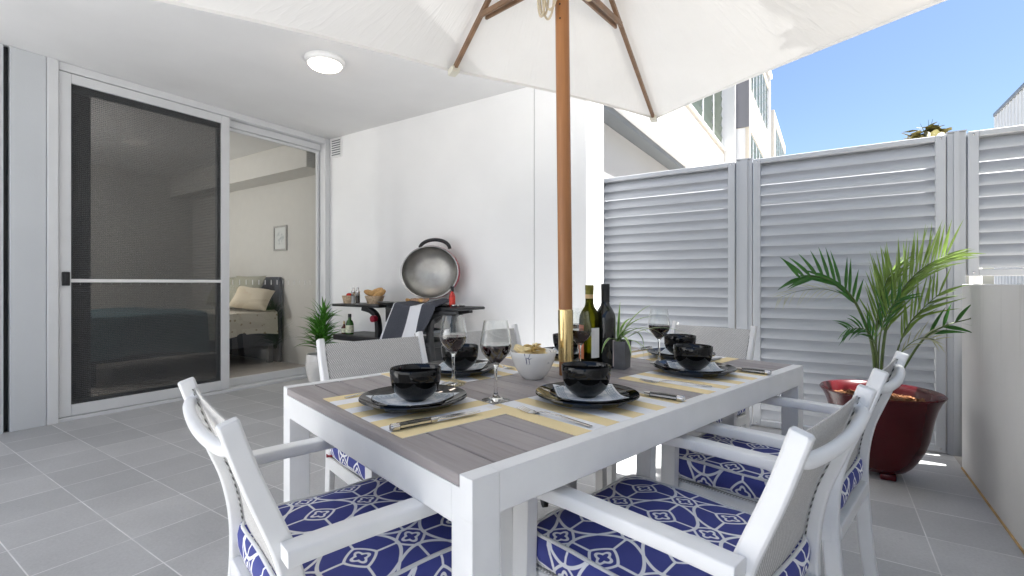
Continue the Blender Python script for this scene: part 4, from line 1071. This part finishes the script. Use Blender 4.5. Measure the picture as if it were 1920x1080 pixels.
def mk_cushion():
    t = thing('seat_cushion', 'x', 'cushion', (0, 0, 0), 0, 'navy lattice seat cushions')
    W_, D_, H_ = .425, .435, .058; o = rrect(W_, D_, .055); n = len(o)
    bm = bmesh.new(); uvl = bm.loops.layers.uv.new('UVMap')
    L = [0]
    for a, b in zip(o, o[1:] + o[:1]): L.append(L[-1] + math.hypot(b[0] - a[0], b[1] - a[1]))
    def off(p, d, i):
        q = Vector((p[0], p[1])); c = Vector((max(-W_ / 2 + .056, min(W_ / 2 - .056, p[0])), max(-D_ / 2 + .056, min(D_ / 2 - .056, p[1])))); v = q - c
        return q + v.normalized() * d if v.length > 1e-6 else q
    side = [(-.006, 0), (.003, .006), (.006, .02), (.006, .038), (.003, .051), (-.004, H_)]
    rings = [[bm.verts.new((*off(p, d, i), z + (.004 * math.sin(L[i] * 31) if 0 < z < H_ else .0022 * math.sin(L[i] * 26)))) for i, p in enumerate(o)] for d, z in side]
    for k in range(len(rings) - 1):
        for i in range(n):
            j = (i + 1) % n; f = bm.faces.new((rings[k][i], rings[k][j], rings[k + 1][j], rings[k + 1][i]))
            for lp, (uu, vv) in zip(f.loops, ((L[i], side[k][1]), (L[i + 1], side[k][1]), (L[i + 1], side[k + 1][1]), (L[i], side[k + 1][1]))): lp[uvl].uv = (uu, vv + .02)
    prev = rings[-1]
    for q in range(1, 9):
        s = 1 - q / 8
        if s == 0:
            c = bm.verts.new((0, 0, H_ + .014)); 
            for i in range(n):
                f = bm.faces.new((prev[i], prev[(i + 1) % n], c))
                for lp in f.loops: lp[uvl].uv = (lp.vert.co.x, lp.vert.co.y)
            break
        cur = [bm.verts.new((p.co.x * s, p.co.y * s, H_ + .014 * (1 - s ** 3) + .0035 * noise.noise((p.co.x * s * 9, p.co.y * s * 9, 2)))) for p in rings[-1]]
        for i in range(n):
            j = (i + 1) % n; f = bm.faces.new((prev[i], prev[j], cur[j], cur[i]))
            for lp in f.loops: lp[uvl].uv = (lp.vert.co.x, lp.vert.co.y)
        prev = cur
    bm.faces.new([rings[0][i] for i in range(n)][::-1])
    me = bpy.data.meshes.new('cover'); 
    edge_t = [v.co.copy() for v in rings[-1]]; edge_b = [v.co.copy() for v in rings[0]]
    bm.to_mesh(me); bm.free(); me.materials.append(M['cushion'])
    for p in me.polygons: p.use_smooth = True
    co = bpy.data.objects.new('cover', me); C.objects.link(co); co.parent = t
    for e, nm in ((edge_t, 'piping'), (edge_b, 'piping')):
        mb = MB(); mb.tube(e + e[:2], .0042, 6, cap=False); mb.build(nm, M['paper'], t, 60)
    return t
CH = [  # centre along the side, post line, facing, label chair, label cushion
    (W(-.222, .372), TA + R(0), 'white mesh chair at the near left end of the table', 'near left end of the table', R(0)),
    (W(.478, -.315), TA + R(92), 'white mesh chair in the right foreground, largest in view', 'front chair on the right side', R(0)),
    (W(1.12, -.268), TA + R(94), 'white mesh chair on the right side nearest the red pot', 'second chair on the right side', R(0)),
    (W(.375, 1.05), TA - R(90), 'white mesh chair on the left side in front of the barbecue', 'left side chair before the barbecue', R(0)),
    (W(.91, 1.06), TA - R(90), 'white mesh chair on the left side behind the umbrella pole', 'left side chair behind the umbrella pole', R(0)),
    (W(1.82, .515), TA + R(180), 'white mesh chair at the far end against the louvre fence', 'far end chair by the louvre fence', R(0)),
]
ch0, cu0 = mk_chair(), mk_cushion()
tg = None
for i, (p, a, lab, lc, d) in enumerate(CH):
    rz = rz_of(a) + d; f_ = Vector((math.cos(a + d), math.sin(a + d), 0)); cp = p + f_ * .238 + Vector((0, 0, .4655))
    lc = f'navy and white lattice cushion on the {lc}'
    if i == 0:
        ch0.location = p; ch0.rotation_euler = (0, 0, rz); ch0['label'] = lab
        cu0.location = cp; cu0.rotation_euler = (0, 0, rz); cu0['label'] = lc
    else:
        dup(ch0, p, rz, lab); c_ = dup(cu0, cp, rz, lc)
        if i == 3:
            mb = MB(); mb.grid([[(.19, -.225, -.001), (.215, -.215, -.004), (.225, -.185, -.003)], [(.175, -.19, .002), (.19, -.18, .002), (.195, -.16, .002)]]); mb.grid([[(.19, -.225, -.003), (.215, -.215, -.006), (.225, -.185, -.005)], [(.175, -.19, .0), (.19, -.18, .0), (.195, -.16, .0)]])
            mb.build('cloth_tag', M['tag_red'], c_, 60)

# ------------------------------------------------------------------ red pot and palm
RP = Vector((.242, 3.32, 0))
rp = thing('plant_pot', 'large glossy oxblood red pot beside the low wall', 'plant pot', RP)
prof = [(0, .030), (.095, .030), (.118, .040), (.142, .065), (.168, .105), (.194, .16), (.212, .22), (.222, .28), (.231, .33), (.245, .385), (.263, .43), (.276, .447), (.280, .455), (.275, .461), (.264, .457), (.247, .425), (.228, .385), (.216, .34), (.21, .28), (0, .28)]
MB().lathe(prof, 72).build('pot', M['red_glaze'], rp, 50)
for a in (R(-70), R(50), R(170)):
    c = Vector((math.cos(a) * .085, math.sin(a) * .085, 0)); MB().box(c.x - .035, c.x + .035, c.y - .03, c.y + .03, 0, .034, .008, 2).build('pot_foot', M['red_glaze'], rp, 40)
rnd = random.Random(21); mb = MB()
mb.lathe([(.224, .385), (.2, .394), (.1, .40), (0, .402)], 40)
for k in range(2600):
    q = .222 * math.sqrt(rnd.random()); a = rnd.uniform(0, 6.28); c = Vector((q * math.cos(a), q * math.sin(a), .392 + .008 * (1 - q / .27) + rnd.uniform(0, .014)))
    L_, w_ = rnd.uniform(.008, .022), rnd.uniform(.003, .008); rot = Matrix.Rotation(rnd.uniform(0, 6.28), 3, 'Z') @ Matrix.Rotation(rnd.uniform(-.6, .6), 3, 'X') @ Matrix.Rotation(rnd.uniform(-.6, .6), 3, 'Y')
    mb.poly([c + rot @ Vector(v) for v in ((-L_, -w_, 0), (L_ * .8, -w_ * 1.1, 0), (L_, w_, 0), (-L_ * .9, w_, .002))])
tag(mb.build('bark_mulch', M['bark'], None, 0, RP, fix=False), 'brown bark mulch filling the red pot', 'mulch', kind='stuff')
pm = thing('potted_palm', 'young palm with yellow green fronds growing in the red pot', 'palm', RP + Vector((0, 0, .395)))
PX = 2.95e-3
def cp3(x, y, d=0):   # a point on the plane through the palm: x right, y up in metres, d away from the viewer's side
    return rtv * x + Vector((0, 0, y + .15 * min(1, max(0, y) / .2))) + fwv * d
def frond(path, nleaf, L0, L1, m, droop, wd, lean_up=.55, t0=.25, stem_r=.006, seed=0, both=True, sidebias=None, tilt=0.0):
    rnd = random.Random(seed); pts = smoothpath(path, 8)
    MB_s = MB(); MB_s.tube(pts, stem_r, 6, [lerp(1.3, .25, i / (len(pts) - 1)) for i in range(len(pts))])
    fr = MB_s.build('frond', M['palm_stem'], pm, 60)
    lf = MB()
    nleaf = int(nleaf * 1.4)
    for k in range(nleaf):
        t = lerp(t0, 1, (k + .5) / nleaf); i = min(int(t * (len(pts) - 1)), len(pts) - 2); p = pts[i].lerp(pts[i + 1], t * (len(pts) - 1) - i)
        tg = (pts[i + 1] - pts[i]).normalized(); side = tg.cross(fwv).normalized()
        Lk = lerp(L0, L1, abs(2 * (k / nleaf) - .8)) * rnd.uniform(.85, 1.12)
        for sgn in ((1, -1) if both else (1,)):
            sv = side * sgn
            d = (tg * rnd.uniform(.75, 1.0) + sv * rnd.uniform(.55, .75) + Vector((0, 0, lean_up * rnd.uniform(.5, 1))) + fwv * (rnd.uniform(-.3, .3) + tilt * sgn)).normalized()
            if sidebias: d = (d + Vector(sidebias) * rnd.uniform(.5, 1)).normalized()
            nrm = -fwv if rnd.random() < .85 else Vector((0, 0, 1)); wv = d.cross(nrm).normalized(); rows = []; q = Vector(p); dd = d.copy()
            n_ = 6
            for j in range(n_ + 1):
                tt = j / n_; ww = wd * .42 * max(.04, min(1, .35 + 2.4 * tt) * (1 - tt ** 2.2))
                rows.append([q - wv * ww, q + fwv * ww * .5, q + wv * ww]); q = q + dd * Lk / n_; dd = (dd + Vector((0, 0, -droop / n_))).normalized()
            lf.grid(rows)
    lf.build('leaflets', m, fr, 60, fix=False)
# left dark frond, arching out to the left
frond([cp3(-.02, 0), cp3(-.06, .17, -.03), cp3(-.15, .36, -.05), cp3(-.235, .47, -.06), cp3(-.36, .535, -.06), cp3(-.48, .53, -.05)], 9, .20, .15, M['palm_dark'], .35, .026, .75, .42, .008, 1, True, None)
# big pale upright frond leaning right
frond([cp3(.0, 0), cp3(.02, .17), cp3(.075, .34, .02), cp3(.16, .48, .03), cp3(.27, .59, .03), cp3(.40, .66, .03)], 21, .30, .22, M['palm_yellow'], .20, .019, .62, .26, .007, 2, True, None)
frond([cp3(.0, 0), cp3(-.005, .14, .02), cp3(.01, .30, .03), cp3(.05, .46, .04), cp3(.10, .56, .05)], 14, .25, .17, M['palm_yellow'], .2, .018, .75, .35, .006, 3, True, None)
frond([cp3(.02, 0), cp3(.06, .12, -.02), cp3(.12, .25, -.03), cp3(.2, .36, -.04), cp3(.3, .45, -.04)], 9, .22, .15, M['palm_yellow'], .25, .018, .45, .4, .005, 9, True, None)
# right frond, low and sparse
frond([cp3(.03, 0), cp3(.10, .10, -.03), cp3(.19, .20, -.06), cp3(.29, .275, -.08), cp3(.40, .31, -.09), cp3(.58, .36, -.1)], 4, .13, .19, M['palm_dark'], .45, .030, .25, .40, .006, 4, True, None)
# small left low frond and pale dried wisps
frond([cp3(-.01, 0), cp3(-.05, .15, -.05), cp3(-.13, .25, -.08), cp3(-.25, .26, -.1)], 8, .15, .10, M['palm_dark'], .8, .015, .2, .45, .004, 5, True, None)
frond([cp3(-.01, .05), cp3(-.03, .2, -.04), cp3(.0, .35, -.06), cp3(.05, .42, -.08)], 7, .19, .12, M['palm_dark'], .3, .014, .3, .4, .004, 6, True, None)
frond([cp3(-.2, .43, -.05), cp3(-.32, .47, -.03), cp3(-.45, .46, -.01), cp3(-.56, .42, 0)], 10, .13, .08, M['palm_pale'], 1.1, .005, .0, .1, .002, 7, True, None)
frond([cp3(.02, .05), cp3(.08, .16, -.05), cp3(.16, .21, -.08), cp3(.22, .20, -.1)], 6, .13, .08, M['palm_pale'], .4, .010, .2, .3, .003, 8, True, None)

# ------------------------------------------------------------------ white ribbed pot with yucca by the glass door
YP = Vector((-4.50, 3.12, 0))
yp = thing('white_planter', 'white ribbed round planter by the sliding door', 'plant pot', YP)
prof = [(0, 0), (.085, 0), (.10, .015)]
for k in range(16):
    z = .02 + k * .0135; r = .105 + .038 * math.sin(min(1, z / .22) * 1.7); prof += [(r, z), (r + .005, z + .003), (r + .005, z + .008), (r, z + .011)]
prof += [(.143, .245), (.140, .29), (.134, .305), (.126, .300), (.124, .26), (0, .26)]
MB().lathe(prof, 48).build('pot', M['white_glaze'], yp, 50)
MB().lathe([(.123, .262), (0, .268)], 24).build('soil', M['soil'], yp, 60)
yu = thing('yucca_plant', 'bushy upright green plant in the white ribbed planter', 'plant', YP + Vector((0, 0, .265)))
mb = MB(); rnd = random.Random(8)
stems = [(0, 0, .30), (.03, .02, .42), (-.035, .01, .22)]
for x, y, h in stems: mb.tube([(x * .5, y * .5, 0), (x, y, h * .6), (x * 1.2, y, h)], .011, 7)
mb.build('stem', M['palm_stem'], yu, 60)
mb = MB()
for x, y, h in stems:
    for k in range(58):
        z = h * rnd.uniform(.3, 1.05); az = rnd.uniform(0, 6.28); up = rnd.uniform(.5, 1.45) * (.6 + .5 * z / h)
        strap(mb, (x, y, z), az, rnd.uniform(.18, .30), min(1.5, up), rnd.uniform(.4, 1.3), rnd.uniform(.022, .036), 7, .3)
mb.build('leaves', M['yucca'], yu, 60, fix=False)

# ------------------------------------------------------------------ barbecue
BB = Vector((-3.10, 3.13, 0))
bq = thing('barbecue', 'portable gas barbecue on a black cart with its round lid open', 'barbecue', BB)
# cook box: shallow tapered oval
mb = MB(); rows = []
for z, sx, sy in ((.66, .14, .10), (.70, .22, .16), (.77, .28, .20), (.845, .305, .225), (.862, .31, .23), (.862, .295, .215), (.84, .28, .2)):
    rows.append([(sx * math.cos(a) * (1 if True else 1), sy * math.sin(a), z) for a in [2 * math.pi * i / 40 for i in range(40)]])
mb.grid(rows, True, True); mb.build('cook_box', M['black_plastic'], bq, 40)
mb = MB()
for k in range(15): mb.box(-.24 + k * .034, -.225 + k * .034, -.16, .16, .842, .852)
mb.build('grill_grate', M['black_plastic'], bq, 0)
# lid: dish standing open; axis pointing to -y and slightly up
def lid_rows(rs, bulge, n=56):
    rows = []
    for r, d in rs: rows.append([(r * 1.10 * math.cos(a), -d * .9, r * .98 * math.sin(a)) for a in [2 * math.pi * i / n for i in range(n)]])
    return rows
ld = Vector((.085, .08, 1.15)); ltilt = R(-3)
def lidpart(rs, name, m, par, sm=60):
    mb = MB(); mb.grid(lid_rows(rs, 0), True)
    rot = Matrix.Rotation(R(25), 3, 'Z') @ Matrix.Rotation(ltilt, 3, 'X')
    for v in mb.bm.verts: v.co = rot @ v.co + (ld if par is bq else Vector())
    return mb.build(name, m, par, sm), rot
M['lid_inner'] = mat('smoke dulled aluminium', (.34, .33, .31), .38, .85, var=.25, vscale=7, bump=.05, bscale=30)
lo, rot = lidpart([(.248, .0), (.252, -.012), (.250, -.05), (.222, -.10), (.14, -.14), (0, -.155)], 'lid', M['red_paint'], bq)
mb = MB(); mb.grid(lid_rows([(.248, .001), (.238, .002), (.236, -.008), (.232, -.05), (.206, -.092), (.13, -.128), (0, -.142)], 0), True)
for v in mb.bm.verts: v.co = rot @ v.co + ld
mb.build('lid_lining', M['lid_inner'], lo, 60)
mb = MB(); pts = [rot @ Vector((.145 * math.cos(a) + .035, .03 + .0 * math.sin(a), .195 + .105 * math.sin(a) ** .8)) + ld for a in [R(8 + 164 * i / 20) for i in range(21)]]
mb.tube(pts, .0165, 8); mb.build('lid_handle', M['black_plastic'], lo, 50)
# side tables
def sidetable(x0, x1, name):
    mb = MB(); mb.box(min(x0, x1), max(x0, x1), -.19, .17, .825, .850, .010, 2); mb.box(min(x0, x1) + .02, max(x0, x1) - .02, -.192, -.16, .79, .824, .008, 2) if name == 'r' else None
    mb.build('side_table', M['black_plastic'], bq, 40)
sidetable(-.96, -.28, 'l'); sidetable(.29, .65, 'r')
MB().box(-.15, .17, -.235, -.19, .70, .83, .015, 2).build('control_panel', M['black_plastic'], bq, 40)
MB().box(.14, .30, -.24, -.225, .74, .775, .004, 1).build('handle_plate', M['brushed'], bq, 0)
# curved cart legs
for sx in (-1, 1):
    for yy in (-.16, .13):
        pts = smoothpath([(sx * .52, yy, .815), (sx * .40, yy, .79), (sx * .33, yy, .72), (sx * .32, yy, .55), (sx * .36, yy, .3), (sx * .42, yy, .0)], 5)
        MB().sweep(pts, RRECT(.045, .055, .008), (0, 1, 0)).build('cart_leg', M['black_plastic'], bq, 40)
MB().box(-.93, .34, -.20, .18, .50, .555, .012, 2).build('lower_shelf', M['black_plastic'], bq, 40)
MB().box(-.10, .30, -.18, .16, .02, .499, .012, 2).build('cabinet', M['black_plastic'], bq, 40)
MB().box(-.05, .30, -.18, .1, .62, .645, .006, 1).build('drip_tray', M['alu_dark'], bq, 0)
mb = MB(); mb.tube(smoothpath([(.13, -.22, .64), (.22, -.25, .645), (.27, -.26, .58), (.28, -.25, .45), (.27, -.22, .2)], 8), .011, 8); mb.build('gas_hose', M['gas_hose'], bq, 60)
mb = MB(); mb.tube([(.10, -.22, .64), (.14, -.222, .64)], .015, 8); mb.build('hose_fitting', M['brass'], bq, 60)
kn = MB(); kn.sweep([(-.30, -.21, .73), (-.30, -.25, .73)], [(.03 * math.cos(R(30 * i)), .03 * math.sin(R(30 * i))) for i in range(12)]); kn.build('gas_knob', M['red_paint'], bq, 40)
# towel draped over the front edge
mb = MB(); uvs = []; bm = mb.bm; uvl = bm.loops.layers.uv.new('UVMap')
NU, NV = 26, 24; vv = []
for j in range(NV + 1):
    v = j / NV; row = []
    for i in range(NU + 1):
        u = i / NU
        # top edge lies along the box rim (higher to the right), cloth hangs down to the left
        if v < .22:
            q = v / .22; x = lerp(-.02, .45, u); y = lerp(-.02, -.245, q) + .01 * math.sin(u * 12); z = .880 + .016 * math.sin(u * 9 + 1) + .035 * u * (1 - q) - .012 * q
        else:
            q = (v - .22) / .78
            x = lerp(-.02, .45, u) - q * lerp(.13, .08, u); y = -.247 - .020 * math.sin(u * 11 + q * 2) * (.3 + q) - .02 * q; z = .872 + .016 * math.sin(u * 9 + 1) * (1 - q) - q * (.30 + .05 * math.sin(u * 3.3)) * lerp(1.02, .62 + .38 * (u < .8), u ** 3)
        row.append((bm.verts.new((x, y, z)), u, v))
    vv.append(row)
for j in range(NV):
    for i in range(NU):
        q = [vv[j][i], vv[j][i + 1], vv[j + 1][i + 1], vv[j + 1][i]]; f = bm.faces.new([a[0] for a in q])
        for lp, a in zip(f.loops, q): lp[uvl].uv = (a[1], a[2])
tw = tag(mb.build('towel', M['towel'], None, 70, BB), 'charcoal towel with white stripe draped over the barbecue front', 'towel')
sm_ = tw.modifiers.new('thick', 'SOLIDIFY'); sm_.thickness = .006
ZS = .8505
def on(x, y, z=ZS): return BB + Vector((x, y, z))
def mill(loc, m, label):
    t = thing('pepper_mill', label, 'grinder', loc, 0, 'salt and pepper mills')
    MB().lathe([(0, 0), (.024, 0), (.024, .01), (.020, .014), (.0195, .10), (.017, .105)], 24).build('body', M['clear_glass'], t, 50)
    MB().lathe([(0, .006), (.0175, .006), (.0175, .075), (0, .077)], 20).build('filling', m, t, 50)
    MB().lathe([(.018, .105), (.020, .108), (.020, .125), (.012, .135), (.010, .14), (.013, .15), (.008, .16), (0, .161)], 24).build('head', M['steel'], t, 50)
M['pepper'] = mat('peppercorns', (.03, .02, .015), .8, var=.6, vscale=150)
M['salt'] = mat('salt', (.8, .8, .8), .8)
mill(on(-.72, -.12), M['salt'], 'clear salt mill with steel head, left of the pepper mill'); mill(on(-.655, -.12), M['pepper'], 'clear pepper mill with dark peppercorns on the left side table')
M['cane'] = mat('woven cane', (.55, .42, .28), .8, var=.3, vscale=60, bump=.6, bscale=90)
def basket(loc, rx, ry, h, label):
    mb = MB(); n = 40; rows = []
    for k in range(9):
        z = h * k / 8; r = 1 + .35 * k / 8; rows.append([((r * rx + .004 * (1 if (i + k) % 2 else -1)) * math.cos(2 * math.pi * i / n), (r * ry + .004 * (1 if (i + k) % 2 else -1)) * math.sin(2 * math.pi * i / n), z) for i in range(n)])
    inner = [[(x * .94, y * .94, z + .002) for x, y, z in r] for r in rows[::-1]]
    mb.grid(rows + inner, True, True); tag(mb.build('basket', M['cane'], None, 60, loc), label, 'basket', 'small woven baskets')
basket(on(-.86, -.06), .055, .045, .075, 'small woven basket at the left end of the side table'); basket(on(-.58, .02), .075, .06, .075, 'woven bread basket behind the salt and pepper mills')
M['tomato'] = mat('red tomato', (.5, .03, .02), .25)
tag(MB().lathe([(0, -.022), (.018, -.02), (.028, -.004), (.026, .014), (.012, .024), (0, .021)], 20).build('tomato', M['tomato'], None, 60, on(-.86, -.06, ZS + .078)), 'red tomato in the left woven basket', 'tomato')
for k, (dx, dz, ry, lab) in enumerate(((-.05, .10, .25, 'lowest bread roll at the left of the bread basket'), (.02, .115, -.35, 'upper bread roll lying across the bread basket'), (.06, .090, -.5, 'bread roll jutting from the right of the bread basket'))):
    mb = MB(); mb.lathe([(0, -.085), (.016, -.078), (.027, -.05), (.031, 0), (.027, .05), (.016, .078), (0, .085)], 20)
    tag(mb.build('bread_roll', M['bread'], None, 60, on(-.58 + dx, .02, ZS + dz), (0, R(90) + ry, .2)), lab, 'bread', 'bread rolls in the basket')
# board with food on the grill
tag(MB().lathe([(0, 0), (.15, 0), (.17, .012), (.172, .016), (.166, .016), (.148, .005), (0, .005)], 40, sx=1.15, sy=.8).build('serving_tray', M['brushed'], None, 50, on(-.20, -.06, .864)), 'oval steel tray on the left of the barbecue grill', 'tray')
rnd = random.Random(4)
for k in range(9):
    a = rnd.uniform(0, 6.28); r0 = rnd.uniform(.02, .03); x, y = .00 + (k % 5) * .052 - .05, -.05 + (k // 5) * .07
    mb = MB(); mb.lathe([(0, -.012), (r0 * .7, -.010), (r0, 0), (r0 * .8, .014), (0, .018)], 14, sx=1.5)
    for v in mb.bm.verts: v.co *= 1 + .18 * noise.noise(v.co * 60 + Vector((k, 0, 0)))
    tag(mb.build('grilled_mushroom' if k % 3 == 0 else 'grilled_prawn', M['bread'] if k % 3 == 0 else M['meat'], None, 60, on(x, y, .895 if abs(x) < .19 else .87), (.2 * math.sin(k), .2, a)), 'small piece of browned food on the barbecue grill', 'food', 'pieces of food on the grill')
# bottles and jars
def small_bottle(name, loc, prof, m, capm, z0, label, lm, lz0, lz1, lr):
    t = thing(name, label, 'bottle', loc)
    MB().lathe(prof, 28).build('bottle', m, t, 50)
    MB().lathe(z0, 20).build('cap', capm, t, 50)
    MB().lathe([(lr, lz0), (lr, lz1)], 28).build('label', lm, t, 60)
M['red_label'] = mat('red printed label', (.62, .05, .03), .5, var=.35, vscale=50)
M['green_label'] = mat('pale printed label', (.62, .64, .48), .6, var=.35, vscale=45)
small_bottle('sauce_bottle', on(.475, -.06), [(0, 0), (.025, 0), (.026, .005), (.026, .09), (.018, .115), (.012, .125), (.012, .135)], M['red_sauce'], M['black_plastic'], [(.013, .13), (.014, .132), (.013, .172), (0, .173)], 'red chilli sauce bottle with black cap on the right side table', M['red_label'], .018, .082, .0264)
small_bottle('oil_bottle', BB + Vector((-.775, -.12, .556)), [(0, 0), (.037, 0), (.038, .006), (.038, .10), (.030, .125), (.016, .14), (.014, .17)], M['green_bottle'], M['black_plastic'], [(.0155, .162), (.016, .164), (.016, .196), (0, .197)], 'green oil bottle with pale label on the lower shelf', M['green_label'], .015, .088, .0385)
small_bottle('vinegar_bottle', BB + Vector((-.86, -.12, .556)), [(0, 0), (.024, 0), (.025, .005), (.025, .06), (.012, .08), (.009, .10)], M['brown_bottle'], M['tan_band'], [(.010, .095), (.011, .097), (.006, .125), (0, .126)], 'small brown bottle left of the green oil bottle', M['green_label'], .010, .052, .0254)
for x, y, lab in ((.53, -.10, 'small steel dish nearest the sauce bottle'), (.575, -.05, 'small steel dish at the right end of the side table')):
    tag(MB().lathe([(0, 0), (.02, 0), (.024, .006), (.0245, .02), (.023, .021), (.0215, .008), (0, .006)], 24).build('dip_dish', M['steel'], None, 50, on(x, y)), lab, 'dish', 'small steel dishes')
tag(MB().lathe([(0, 0), (.07, 0), (.085, .012), (.083, .014), (.07, .004), (0, .004)], 36).build('black_dish', M['black_glaze'], None, 50, on(.40, -.09)), 'shallow black dish on the right side table left of the sauce', 'dish')
